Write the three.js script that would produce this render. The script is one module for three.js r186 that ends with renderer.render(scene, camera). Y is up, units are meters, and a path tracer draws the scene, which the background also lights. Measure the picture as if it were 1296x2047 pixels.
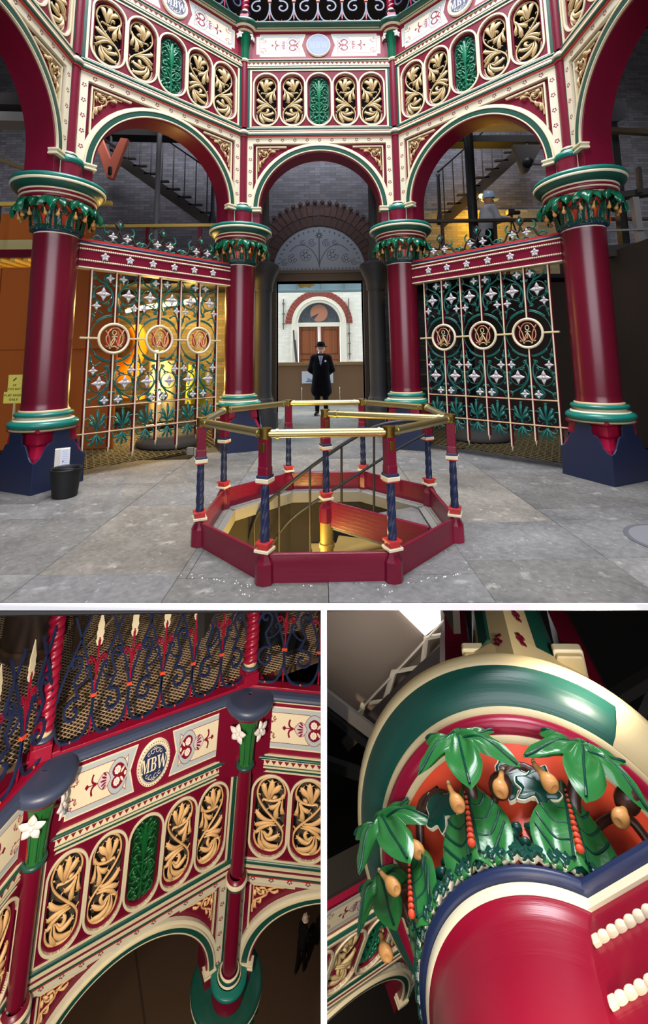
import * as THREE from 'three';
import { mergeGeometries, toCreasedNormals } from 'three/addons/utils/BufferGeometryUtils.js';
import { RoundedBoxGeometry } from 'three/addons/geometries/RoundedBoxGeometry.js';
import { RectAreaLightUniformsLib } from 'three/addons/lights/RectAreaLightUniformsLib.js';
import { MarchingCubes } from 'three/addons/objects/MarchingCubes.js';
import { FontLoader } from 'three/addons/loaders/FontLoader.js';
import { TextGeometry } from 'three/addons/geometries/TextGeometry.js';

// ---------------------------------------------------------------- camera, sky, lights, exposure
const V3 = (x, y, z) => new THREE.Vector3(x, y, z);
const scene = new THREE.Scene();
const W = 1296, H = 2047, FOC = 865.77, PY = 603;
const FULLH = 2 * (H - PY);
const camera = new THREE.PerspectiveCamera(2 * Math.atan(FULLH / 2 / FOC) * 180 / Math.PI, W / FULLH, 0.05, 120);
camera.setViewOffset(W, FULLH, 0, FULLH / 2 - PY, W, H);
const CR = V3(0.99990768, -0.0129879, 0.00399226), CU = V3(0.01235661, 0.99138583, 0.13038957), CF = V3(0.00565135, 0.1303282, -0.9914548);
const EYE = V3(0, 1.35, 0);
camera.position.copy(EYE);
camera.quaternion.setFromRotationMatrix(new THREE.Matrix4().makeBasis(CR, CU, CF.clone().negate()));
scene.add(camera);
const renderer = new THREE.WebGLRenderer({ antialias: true });
renderer.toneMapping = THREE.LinearToneMapping;
renderer.toneMappingExposure = 1.0;
renderer.shadowMap.enabled = true;
RectAreaLightUniformsLib.init();
scene.background = new THREE.Color(0xdfe8f0);
scene.backgroundIntensity = 6;
function areaLight(name, color, power, w, h, pos, target) {
  const l = new THREE.RectAreaLight(color, power, w, h); l.name = name; l.position.set(...pos); l.lookAt(...target); scene.add(l); return l;
}
function spot(name, color, power, pos, target, angle, pen = .6, radius = 4) {
  const l = new THREE.SpotLight(color, power, 0, angle, pen, 2); l.name = name; l.position.set(...pos); l.target.position.set(...target);
  l.castShadow = true; l.shadow.radius = radius; scene.add(l, l.target); return l;
}
function point(name, color, power, pos, radius = 3) {
  const l = new THREE.PointLight(color, power, 0, 2); l.name = name; l.position.set(...pos); l.castShadow = true; l.shadow.radius = radius; scene.add(l); return l;
}
areaLight('unseen_overhead_daylight', 0xf7f7ff, 26, 6.5, 6.5, [0, 13.4, -3.2], [0, 0, -3.4]);  // out of view overhead, lights the octagon and its floor
areaLight('unseen_front_daylight', 0xf2f2fb, 6.4, 8, 4.2, [0, 3.4, 4.2], [0, 2.2, -6]);  // out of view behind the camera, lights the hall from the front
areaLight('unseen_rear_light', 0xdfe6ff, 6.5, 7, 1.0, [0, 7.3, -8.5], [0, 3.2, -9.8]);  // out of view, placed to light the back wall behind the arches
areaLight('added_pit_fill', 0xfff8ee, 5, 5, 1.2, [0, -2.6, 1.2], [0, -2.0, -4]);  // added fill that whitens the slab edge and the partition end
spot('flash_left', 0xffe9cf, 145, [-1.5, -.55, -1.2], [-2.1, -4.9, -5.3], .72);
spot('flash_right', 0xfff0dc, 9, [.5, -.5, -1.0], [1.45, -3.2, -2.5], .9, .7, 3);

// ---------------------------------------------------------------- helpers
let seed = 7;
const rnd = () => { seed = (seed * 1664525 + 1013904223) >>> 0; return seed / 4294967296; };
const rr = (a, b) => a + (b - a) * rnd();
const names = {};
const numbered = n => { const k = names[n] = (names[n] ?? -1) + 1; return k ? `${n}_${String(k).padStart(3, '0')}` : n; };
function sh(m) { m.castShadow = m.receiveShadow = true; return m; }
function thing(name, label, category, group, parent = scene) {
  const o = new THREE.Group(); o.name = numbered(name); parent.add(o);
  o.userData = { label, category }; if (group) o.userData.group = group; return o;
}
function P(parent, name, geo, mat, label) {
  const m = sh(new THREE.Mesh(geo, mat)); m.name = parent === scene ? numbered(name) : name; parent.add(m); if (label) m.userData.label = label; return m;
}
function struct(name, geo, mat) { const m = P(scene, name, geo, mat); m.userData.kind = 'structure'; return m; }
function structGroup(name) { const o = new THREE.Group(); o.name = numbered(name); o.userData.kind = 'structure'; scene.add(o); return o; }
function solo(name, geo, mat, label, category, group) { const m = P(scene, name, geo, mat); m.userData = { label, category }; if (group) m.userData.group = group; return m; }
function copyOf(o, label, group) {
  const c = o.clone(); c.name = numbered(o.name.replace(/_\d{3}$/, '')); c.userData = { ...o.userData }; if (label) c.userData.label = label; if (group) c.userData.group = group; scene.add(c); return c;
}
const M4 = () => new THREE.Matrix4();
function norm(g) {
  const q = g.index ? g.toNonIndexed() : g.clone();
  for (const k of Object.keys(q.attributes)) if (!['position', 'normal', 'uv'].includes(k)) q.deleteAttribute(k);
  if (!q.attributes.normal) q.computeVertexNormals();
  if (!q.attributes.uv) q.setAttribute('uv', new THREE.BufferAttribute(new Float32Array(q.attributes.position.count * 2), 2));
  q.morphAttributes = {}; return q;
}
const mg = list => mergeGeometries(list.map(norm), false);
const tr = (g, x = 0, y = 0, z = 0) => g.translate(x, y, z);
const rot = (g, x = 0, y = 0, z = 0) => g.applyMatrix4(M4().makeRotationFromEuler(new THREE.Euler(x, y, z)));
const bx = (x0, x1, y0, y1, z0, z1) => new THREE.BoxGeometry(Math.abs(x1 - x0), Math.abs(y1 - y0), Math.abs(z1 - z0)).translate((x0 + x1) / 2, (y0 + y1) / 2, (z0 + z1) / 2);
const rbx = (x0, x1, y0, y1, z0, z1, r = .01) => new RoundedBoxGeometry(Math.abs(x1 - x0), Math.abs(y1 - y0), Math.abs(z1 - z0), 2, Math.min(r, Math.abs(x1 - x0) / 2.01, Math.abs(y1 - y0) / 2.01, Math.abs(z1 - z0) / 2.01)).translate((x0 + x1) / 2, (y0 + y1) / 2, (z0 + z1) / 2);
const cyl = (r1, r0, h, x = 0, y = 0, z = 0, s = 20) => new THREE.CylinderGeometry(r1, r0, h, s).translate(x, y + h / 2, z);
const lathe = (prof, s = 48) => new THREE.LatheGeometry(prof.map(([r, y]) => new THREE.Vector2(Math.max(r, 1e-4), y)), s);
const rollX = (x0, x1, y, z, r, ry = r) => rot(new THREE.CylinderGeometry(1, 1, 1, 14, 1), 0, 0, Math.PI / 2).scale(x1 - x0, ry, r).translate((x0 + x1) / 2, y, z);
function ext(shape, z0, z1, bevel = 0, cs = 24) {
  return new THREE.ExtrudeGeometry(shape, { depth: z1 - z0 - 2 * bevel, bevelEnabled: bevel > 0, bevelThickness: bevel, bevelSize: bevel, bevelOffset: -bevel, bevelSegments: 2, curveSegments: cs }).translate(0, 0, z0 + bevel);
}
const poly = pts => new THREE.Shape(pts.map(p => new THREE.Vector2(p[0], p[1])));
function stadium(cx, cy, r, s, P2 = THREE.Shape) { const p = new P2(); p.moveTo(cx + r, cy - s); p.lineTo(cx + r, cy + s); p.absarc(cx, cy + s, r, 0, Math.PI, false); p.lineTo(cx - r, cy - s); p.absarc(cx, cy - s, r, Math.PI, 2 * Math.PI, false); return p; }
function ring(cx, cy, ro, ri) { const p = new THREE.Shape(); p.absarc(cx, cy, ro, 0, 2 * Math.PI, false); const h = new THREE.Path(); h.absarc(cx, cy, ri, 0, 2 * Math.PI, true); p.holes.push(h); return p; }
function arcRing(cx, cy, ro, ri, a0 = 0, a1 = Math.PI) { const p = new THREE.Shape(); p.absarc(cx, cy, ro, a0, a1, false); p.absarc(cx, cy, ri, a1, a0, true); return p; }
// a bar swept along a planar curve: half width w(t) across, half height h(t) towards z, pts [x, y] or [x, y, z]
function sweep(pts, w, h, n = 14, rad = 6, square = false) {
  const c = pts.length > 2 ? new THREE.CatmullRomCurve3(pts.map(p => V3(p[0], p[1], p[2] || 0)), false, 'centripetal') : new THREE.LineCurve3(V3(pts[0][0], pts[0][1], pts[0][2] || 0), V3(pts[1][0], pts[1][1], pts[1][2] || 0));
  const wf = typeof w === 'function' ? w : () => w, hf = h === undefined ? wf : typeof h === 'function' ? h : () => h;
  const pos = [], idx = [], uv = [], Z = V3(0, 0, 1), k = square ? 4 : rad;
  for (let i = 0; i <= n; i++) {
    const t = i / n, p = c.getPoint(t), T = c.getTangent(t), S = V3().crossVectors(T, Z);
    if (S.lengthSq() < 1e-6) S.set(1, 0, 0); S.normalize(); const U = V3().crossVectors(S, T).normalize();
    for (let j = 0; j < k; j++) {
      const a = (j + (square ? .5 : 0)) / k * Math.PI * 2, q = square ? 1.414 : 1, cx = Math.cos(a) * wf(t) * q, cy = Math.sin(a) * hf(t) * q;
      pos.push(p.x + S.x * cx + U.x * cy, p.y + S.y * cx + U.y * cy, p.z + S.z * cx + U.z * cy); uv.push(t, j / k);
    }
    if (i < n) for (let j = 0; j < k; j++) { const a = i * k + j, b = i * k + (j + 1) % k; idx.push(a, b, a + k, b, b + k, a + k); }
  }
  for (const e of [0, n]) for (let j = 1; j < k - 1; j++) e ? idx.push(e * k, e * k + j, e * k + j + 1) : idx.push(0, j + 1, j);
  const g = new THREE.BufferGeometry(); g.setAttribute('position', new THREE.Float32BufferAttribute(pos, 3)); g.setAttribute('uv', new THREE.Float32BufferAttribute(uv, 2)); g.setIndex(idx);
  if (square) { const q = g.toNonIndexed(); q.computeVertexNormals(); return q; }
  g.computeVertexNormals(); return g;
}
const spiral = (cx, cy, r0, r1, a0, a1, n = 12) => Array.from({ length: n + 1 }, (_, i) => { const t = i / n, a = a0 + (a1 - a0) * t, r = r0 + (r1 - r0) * t; return [cx + r * Math.cos(a), cy + r * Math.sin(a)]; });
const tubeAt = (a, b, r, s = 8, r2 = r) => { const d = V3(...b).sub(V3(...a)), g = new THREE.CylinderGeometry(r2, r, d.length(), s); g.applyQuaternion(new THREE.Quaternion().setFromUnitVectors(V3(0, 1, 0), d.clone().normalize())); return g.translate((a[0] + b[0]) / 2, (a[1] + b[1]) / 2, (a[2] + b[2]) / 2); };
const beamAt = (a, b, w, h) => { const d = V3(...b).sub(V3(...a)), g = new THREE.BoxGeometry(w, d.length(), h); g.applyQuaternion(new THREE.Quaternion().setFromUnitVectors(V3(0, 1, 0), d.clone().normalize())); return g.translate((a[0] + b[0]) / 2, (a[1] + b[1]) / 2, (a[2] + b[2]) / 2); };
const mirX = g => { const q = norm(g).clone(); q.scale(-1, 1, 1); const p = q.attributes.position, n = q.attributes.normal; for (const a of [p, n, q.attributes.uv]) { const s = a.itemSize; for (let i = 0; i < a.count; i += 3) for (let k = 0; k < s; k++) { const t = a.array[(i + 1) * s + k]; a.array[(i + 1) * s + k] = a.array[(i + 2) * s + k]; a.array[(i + 2) * s + k] = t; } } return q; };
const mirY = g => rot(mirX(g), 0, 0, Math.PI);
// a free surface f(u, v) -> [x, y, z]
function surf(f, nu, nv, closeU = false) {
  const pos = [], uv = [], idx = [];
  for (let j = 0; j <= nv; j++) for (let i = 0; i <= nu; i++) { const p = f(i / nu, j / nv); pos.push(...p); uv.push(i / nu, j / nv); }
  for (let j = 0; j < nv; j++) for (let i = 0; i < nu; i++) { const a = j * (nu + 1) + i, b = a + 1, c = a + nu + 1, d = c + 1; idx.push(a, b, c, b, d, c); }
  const g = new THREE.BufferGeometry(); g.setAttribute('position', new THREE.Float32BufferAttribute(pos, 3)); g.setAttribute('uv', new THREE.Float32BufferAttribute(uv, 2)); g.setIndex(idx); g.computeVertexNormals(); return g;
}
// keep the part of a geometry on the side n.p < d of a plane
function cut(geo, n, d) {
  const g = norm(geo), A = g.attributes, out = { position: [], normal: [], uv: [] }, c = A.position.count;
  const get = (i, k) => Array.from(A[k].array.slice(i * A[k].itemSize, (i + 1) * A[k].itemSize));
  for (let t = 0; t < c; t += 3) {
    const v = [0, 1, 2].map(k => ({ position: get(t + k, 'position'), normal: get(t + k, 'normal'), uv: get(t + k, 'uv') }));
    v.forEach(q => q.s = n.x * q.position[0] + n.y * q.position[1] + n.z * q.position[2] - d);
    const res = [];
    for (let k = 0; k < 3; k++) { const a = v[k], b = v[(k + 1) % 3]; if (a.s <= 0) res.push(a); if ((a.s <= 0) !== (b.s <= 0)) { const f = a.s / (a.s - b.s), q = {}; for (const m of ['position', 'normal', 'uv']) q[m] = a[m].map((x, i) => x + (b[m][i] - x) * f); res.push(q); } }
    for (let k = 1; k + 1 < res.length; k++) for (const q of [res[0], res[k], res[k + 1]]) for (const m of ['position', 'normal', 'uv']) out[m].push(...q[m]);
  }
  const r = new THREE.BufferGeometry(); for (const m of ['position', 'normal', 'uv']) r.setAttribute(m, new THREE.Float32BufferAttribute(out[m], m === 'uv' ? 2 : 3)); return r;
}
// cut every mesh of a thing at a plane of the world and drop what is gone
function cutThing(o, n, p) {
  o.updateMatrixWorld(true); const gone = [];
  o.traverse(m => {
    if (!m.isMesh) return;
    const pl = new THREE.Plane().setFromNormalAndCoplanarPoint(n, p).applyMatrix4(m.matrixWorld.clone().invert());
    m.geometry.computeBoundingBox(); const b = m.geometry.boundingBox;
    let lo = 1e9, hi = -1e9; for (const x of [b.min.x, b.max.x]) for (const y of [b.min.y, b.max.y]) for (const z of [b.min.z, b.max.z]) { const s = pl.distanceToPoint(V3(x, y, z)); lo = Math.min(lo, s); hi = Math.max(hi, s); }
    if (lo >= 0) gone.push(m); else if (hi > 0) { m.geometry = cut(m.geometry, pl.normal, -pl.constant); if (!m.geometry.attributes.position.count) gone.push(m); }
  });
  for (const m of gone) { if (!m.children.some(c => !gone.includes(c))) m.removeFromParent(); else m.geometry = new THREE.BufferGeometry(); }
}
// ---------------------------------------------------------------- textures and materials
function canvasTex(w, h, draw, srgb = true) {
  const c = document.createElement('canvas'); c.width = w; c.height = h; const x = c.getContext('2d'); draw(x, w, h);
  const t = new THREE.CanvasTexture(c); if (srgb) t.colorSpace = THREE.SRGBColorSpace; t.wrapS = t.wrapT = THREE.RepeatWrapping; t.magFilter = THREE.LinearFilter; return t;
}
function hash(x, y) { let h = (x * 374761393 + y * 668265263) | 0; h = Math.imul(h ^ (h >>> 13), 1274126177); return ((h ^ (h >>> 16)) >>> 0) / 4294967296; }
function vnoise(x, y, per) { const xi = Math.floor(x), yi = Math.floor(y), fx = x - xi, fy = y - yi, s = t => t * t * (3 - 2 * t), m = (a) => ((a % per) + per) % per; const a = hash(m(xi), m(yi)), b = hash(m(xi + 1), m(yi)), c = hash(m(xi), m(yi + 1)), d = hash(m(xi + 1), m(yi + 1)); const u = s(fx), v = s(fy); return a + (b - a) * u + (c - a) * v + (a - b - c + d) * u * v; }
function fbm(x, y, per, o = 4) { let s = 0, a = .5, t = 0; for (let i = 0; i < o; i++) { s += a * vnoise(x, y, per); t += a; x *= 2; y *= 2; per *= 2; a *= .5; } return s / t; }
function pixTex(n, f, srgb = true) {
  const d = new Uint8Array(n * n * 4); for (let j = 0; j < n; j++) for (let i = 0; i < n; i++) { const c = f(i / n, j / n), k = (j * n + i) * 4; d[k] = c[0]; d[k + 1] = c[1]; d[k + 2] = c[2]; d[k + 3] = 255; }
  const t = new THREE.DataTexture(d, n, n, THREE.RGBAFormat); t.magFilter = THREE.LinearFilter; t.wrapS = t.wrapT = THREE.RepeatWrapping; if (srgb) t.colorSpace = THREE.SRGBColorSpace; t.needsUpdate = true; return t;
}
const mat = (color, roughness = .5, o = {}) => new THREE.MeshStandardMaterial({ color, roughness, metalness: 0, ...o });
const brush = pixTex(256, (u, v) => { const a = 128 + 90 * (fbm(u * 6, v * 40, 6, 3) - .5) + 50 * (fbm(u * 40, v * 40, 40, 2) - .5); return [a, a, a]; }, false);
const paint = (c, r = .34) => mat(c, r, { bumpMap: brush, bumpScale: .0012 });
const K = {
  maroon: paint(0x6d0d29, .3), maroonDark: paint(0x620c22, .28), crimson: paint(0x8f1030, .3), blood: paint(0x800a24, .3), tealDark: paint(0x125a52, .3), green: paint(0x184b3f, .34), teal: paint(0x157063, .32),
  cream: paint(0xd9cfae, .45), tan: paint(0xc9b78a, .45), gold: paint(0xbfa777, .42), goldWarm: paint(0xdfb57c, .42), fern: paint(0x0f6e4c, .28), fernDark: paint(0x14572a, .28),
  navy: paint(0x1d2848, .35), navyDark: paint(0x1a2340, .45), slate: paint(0x39435c, .4), red: paint(0xb52a2a, .4), orange: paint(0xd4482a, .4), white: paint(0xd9d6d2, .5), silver: paint(0xb9b6b8, .35),
  leaf: paint(0x0b5f42, .2), leafDark: paint(0x0b4632, .3), ivy: paint(0x0e3f33, .25), twig: paint(0x3d2318, .35), fruit: paint(0xc08a4c, .4),
  bright: paint(0x2a6c34, .25), iron: mat(0x23262b, .5, { metalness: .3 }), ironBrown: mat(0x2c2622, .55, { metalness: .2 }), black: mat(0x0b0b0c, .6), nearBlack: mat(0x17130f, .9),
  brass: mat(0xb5a872, .3, { metalness: .9 }), brassDark: mat(0x80672a, .35, { metalness: .9 }), steel: mat(0x8d9299, .35, { metalness: .7 }), plaster: mat(0xffffff, .9),
};
// ---------------------------------------------------------------- printed surfaces of the arcade
const C = { mar: '#7d0f2e', cream: '#e6dcbd', grey: '#b3bfc0', green: '#125043', navy: '#26335a' };
function friezePaint(x, w, h) { // 2.26 m by 0.525 m, mirrored about the middle
  const S = w / 2.26, X = u => (u + 1.13) * S, Y = v => h - v * (h / .525);
  x.fillStyle = C.mar; x.fillRect(0, 0, w, h);
  for (const m of [-1, 1]) {
    const pt = (a, b) => [X(m * a), Y(b)], path = pts => { x.beginPath(); pts.forEach((p, i) => i ? x.lineTo(...pt(...p)) : x.moveTo(...pt(...p))); x.closePath(); };
    const step = o => [[.215 + o * 1.2, .475 - o], [.285 + o * 1.6, .26], [.215 + o * 1.2, .055 + o], [1.0 - o, .055 + o], [1.0 - o, .1 + o], [1.06 - o, .1 + o], [1.06 - o, .43 - o], [1.0 - o, .43 - o], [1.0 - o, .475 - o]];
    x.fillStyle = C.cream; path(step(0)); x.fill(); x.fillStyle = C.grey; path(step(.014)); x.fill();
    x.fillStyle = C.cream; path([[.33, .415], [.42, .345], [.5, .415], [.94, .415], [.94, .38], [1.0, .38], [1.0, .15], [.94, .15], [.94, .115], [.5, .115], [.42, .185], [.33, .115]]); x.fill();
    x.strokeStyle = C.mar; x.lineWidth = S * .005; x.stroke();
    x.fillStyle = C.grey; x.beginPath(); x.ellipse(...pt(.44, .265), S * .115, S * .155, 0, 0, 7); x.fill(); x.stroke();
    path([[.29, .265], [.4, .38], [.4, .15]]); x.fill();
    x.fillStyle = C.mar; x.beginPath(); x.moveTo(...pt(.325, .265)); x.bezierCurveTo(...pt(.37, .36), ...pt(.43, .4), ...pt(.48, .36)); x.bezierCurveTo(...pt(.53, .32), ...pt(.5, .28), ...pt(.47, .265)); x.bezierCurveTo(...pt(.5, .25), ...pt(.53, .21), ...pt(.48, .17)); x.bezierCurveTo(...pt(.43, .13), ...pt(.37, .17), ...pt(.325, .265)); x.fill();
    for (const b of [.315, .215]) { x.fillStyle = '#efe6d8'; for (let k = 0; k < 8; k++) { const a = k * Math.PI / 4; x.beginPath(); x.arc(X(m * .445) + Math.cos(a) * S * .026, Y(b) + Math.sin(a) * S * .026, S * .013, 0, 7); x.fill(); } x.fillStyle = '#efe6d8'; x.beginPath(); x.arc(X(m * .445), Y(b), S * .012, 0, 7); x.fill(); }
    x.fillStyle = C.cream; for (const s of [-1, 1]) { x.beginPath(); x.ellipse(...pt(.385, .265 + s * .04), S * .03, S * .012, m * s * .9, 0, 7); x.fill(); } x.beginPath(); x.ellipse(...pt(.35, .265), S * .016, S * .02, 0, 0, 7); x.fill();
    x.fillStyle = '#cfc6c6'; x.beginPath(); x.moveTo(...pt(.52, .265)); x.bezierCurveTo(...pt(.56, .36), ...pt(.62, .36), ...pt(.67, .265)); x.bezierCurveTo(...pt(.62, .17), ...pt(.56, .17), ...pt(.52, .265)); x.fill(); x.stroke();
    x.fillStyle = C.mar; for (let k = -2; k <= 2; k++) { x.beginPath(); x.ellipse(...pt(.59 + .006 * (2 - Math.abs(k)), .265 + k * .028), S * (.036 - .005 * Math.abs(k)), S * .009, -m * k * .38, 0, 7); x.fill(); }
    x.lineWidth = S * .02; for (const s of [-1, 1]) { x.beginPath(); x.moveTo(...pt(.68, .265)); x.quadraticCurveTo(...pt(.76, .265 + s * .02), ...pt(.72, .265 + s * .09)); x.stroke(); }
    x.lineWidth = S * .008; x.beginPath(); x.moveTo(...pt(.66, .265)); x.lineTo(...pt(.79, .265)); x.stroke(); path([[.76, .265], [.785, .29], [.81, .265], [.785, .24]]); x.fill();
    x.lineWidth = S * .007; for (const s of [-1, 1]) { for (const [a, b, r] of [[.955, .115, .022], [.9, .09, .016]]) { x.beginPath(); x.arc(...pt(a, .265 + s * b), S * r, 0, 5); x.stroke(); } x.beginPath(); x.moveTo(...pt(.9, .265 + s * .115)); x.lineTo(...pt(.9, .265 + s * .06)); x.lineTo(...pt(.99, .265 + s * .06)); x.stroke(); x.beginPath(); x.arc(...pt(.93, .265 + s * .05), S * .008, 0, 7); x.fill(); }
  }
}
const friezeTex = canvasTex(2048, 476, friezePaint);
function medal(faded) {
  return canvasTex(512, 512, (x, w) => {
    x.fillStyle = C.cream; x.fillRect(0, 0, w, w); const c = w / 2;
    x.fillStyle = '#4a3a30'; if (!faded) for (let k = 0; k < 40; k++) { const a = k / 40 * 6.2832; x.beginPath(); x.arc(c + Math.cos(a) * 230, c + Math.sin(a) * 230, 7, 0, 7); x.fill(); }
    x.fillStyle = faded ? '#7c8ca3' : C.navy; x.beginPath(); x.arc(c, c, faded ? 232 : 205, 0, 7); x.fill();
    x.strokeStyle = x.fillStyle = faded ? '#8e9aa9' : '#e6dcbd'; x.lineWidth = 7;
    x.beginPath(); x.arc(c, c, 198, 0, 7); if (!faded) x.stroke();
    x.font = 'bold 190px serif'; x.textAlign = 'center'; x.textBaseline = 'middle'; x.save(); x.translate(c, c); x.scale(.78, 1.12); x.fillText('MBW', 0, 4); x.restore();
    for (const s of [-1, 1]) for (const m of [-1, 1]) { x.lineWidth = 7; for (const [a, b, r] of [[38, 138, 24], [92, 118, 18], [14, 165, 12]]) { x.beginPath(); x.arc(c + m * a, c + s * b, r, 0, 5.2); x.stroke(); } x.beginPath(); x.arc(c + m * 66, c + s * 150, 8, 0, 7); x.fill(); }
  });
}
const medalTex = medal(false), medalFaded = medal(true);
const teethTex = canvasTex(64, 64, (x, w) => { x.fillStyle = '#e2d7b6'; x.fillRect(0, 0, w, w); x.fillStyle = '#841a2c'; x.beginPath(); x.moveTo(4, 6); x.lineTo(60, 6); x.lineTo(32, 58); x.fill(); });
const plateTex = canvasTex(1024, 640, (x, w, h) => { // 2.4 m by 1.5 m of cream plate with painted five-dot flowers
  x.fillStyle = '#d8d2b8'; x.fillRect(0, 0, w, h); x.fillStyle = '#701a28'; const s = w / 2.4;
  const fl = (u, v) => { for (let k = 0; k < 5; k++) { const a = k * 1.2566 + .3; x.beginPath(); x.arc((u + 1.2) * s + Math.cos(a) * 9, h - (v - 3.5) * s + Math.sin(a) * 9, 4.2, 0, 7); x.fill(); } };
  for (let i = -5; i <= 5; i++) fl(i * .205, 4.948);
  for (const m of [-1, 1]) for (let j = 0; j < 6; j++) fl(m * 1.145, 4.82 - j * .205);
});
K.frieze = mat(0xffffff, .42, { map: friezeTex, bumpMap: brush, bumpScale: .0008 });
K.medal = mat(0xffffff, .42, { map: medalTex }); K.medalFaded = mat(0xffffff, .5, { map: medalFaded });
K.teeth = mat(0xffffff, .45, { map: teethTex }); K.plate = mat(0xffffff, .45, { map: plateTex, bumpMap: brush, bumpScale: .001 });
const uvBox = (g, u0, v0, du, dv) => { const p = g.attributes.position, n = norm(g), q = n.attributes.position; for (let i = 0; i < q.count; i++) n.attributes.uv.setXY(i, (q.getX(i) - u0) / du, (q.getY(i) - v0) / dv); return n; };

// ---------------------------------------------------------------- ornament
const tri = (W0, e = 1.6, lo = .22) => t => W0 * (lo + (1 - lo) * Math.sin(Math.PI * Math.pow(t, e)) ** .8) * (t > .93 ? .6 : 1);
// one acanthus lobe: narrow stalk, swelling body, three points at the tip
function lobe(p, w = .03, h = .022, z = .012) {
  const n = p.length, e = p[n - 1], d = [e[0] - p[n - 2][0], e[1] - p[n - 2][1]], L = Math.hypot(...d), a = Math.atan2(d[1], d[0]);
  const z3 = p.map((q, i) => [q[0], q[1], z + .02 * Math.sin(Math.PI * i / (n - 1))]);
  const out = [sweep(z3, tri(w, 1.7), t => h * (.4 + .6 * Math.sin(Math.PI * t)), 12, 7)];
  for (const s of [-1, 1]) { const b = a + s * .75, o = [e[0] - Math.cos(a) * w * 1.3, e[1] - Math.sin(a) * w * 1.3]; out.push(sweep([[o[0], o[1], z + .008], [o[0] + Math.cos(b) * w * .8, o[1] + Math.sin(b) * w * .8, z + .012], [o[0] + Math.cos(b + s * .25) * w * 1.6, o[1] + Math.sin(b + s * .25) * w * 1.6, z + .002]], t => w * .42 * (1 - t * .85), t => h * .5 * (1 - t * .7), 5, 5)); }
  return out;
}
const TR = pts => pts.map(([x, y]) => [(x - 257) * .00086, -(y - 640) * .00093]);
const scrollStem = mg([
  sweep(TR([[430, 440], [442, 330], [370, 215], [257, 188], [130, 250], [78, 380], [98, 480], [180, 590], [290, 690], [370, 760], [432, 835], [450, 910], [438, 985], [390, 1060], [310, 1096], [200, 1085], [120, 1050], [78, 975], [70, 900]]), .0125, .015, 60, 6),
  sweep(TR([[95, 420], [115, 418], [122, 438]]), t => .009 * (1 - t * .7), .008, 5, 5), sweep(TR([[420, 815], [450, 770], [470, 775]]), t => .01 * (1 - t * .7), .008, 5, 5), sweep(TR([[215, 625], [222, 590], [240, 585]]), t => .01 * (1 - t * .7), .008, 5, 5)]);
const scrollLeaves = [
  mg([sweep(TR([[428, 400], [385, 455], [310, 482], [220, 486], [160, 478], [150, 500]]), t => .017 * (1 - t * .5), .016, 14, 6), ...lobe(TR([[230, 470], [190, 380], [162, 300], [148, 262]]), .032), ...lobe(TR([[240, 460], [235, 370], [262, 290], [264, 212]]), .036), ...lobe(TR([[255, 460], [285, 360], [340, 310], [385, 272]]), .034), ...lobe(TR([[285, 462], [292, 425], [318, 412], [340, 430]]), .017)]),
  mg([...lobe(TR([[385, 465], [330, 520], [285, 545], [240, 565]]), .027), ...lobe(TR([[392, 470], [350, 560], [342, 630], [350, 695]]), .032), ...lobe(TR([[415, 440], [412, 530], [420, 580], [432, 630]]), .025)]),
  mg([...lobe(TR([[315, 720], [210, 700], [120, 655], [72, 605]]), .029), ...lobe(TR([[335, 745], [220, 738], [130, 765], [70, 795]]), .026), ...lobe(TR([[355, 772], [255, 762], [170, 800], [78, 885]]), .022)]),
  mg([...lobe(TR([[150, 850], [140, 950], [175, 1020], [218, 1075]]), .026), ...lobe(TR([[165, 850], [195, 960], [285, 1020], [405, 1025]]), .03), ...lobe(TR([[180, 860], [250, 930], [330, 915], [408, 870]]), .026), ...lobe(TR([[200, 862], [255, 890], [295, 840], [265, 800]]), .022), ...lobe(TR([[160, 850], [130, 845], [100, 860], [75, 885]]), .014)]),
];
const scrollLeavesM = scrollLeaves.map(mirX), scrollStemM = mirX(scrollStem);
const scrollSm = [scrollStem, scrollStemM];
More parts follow.
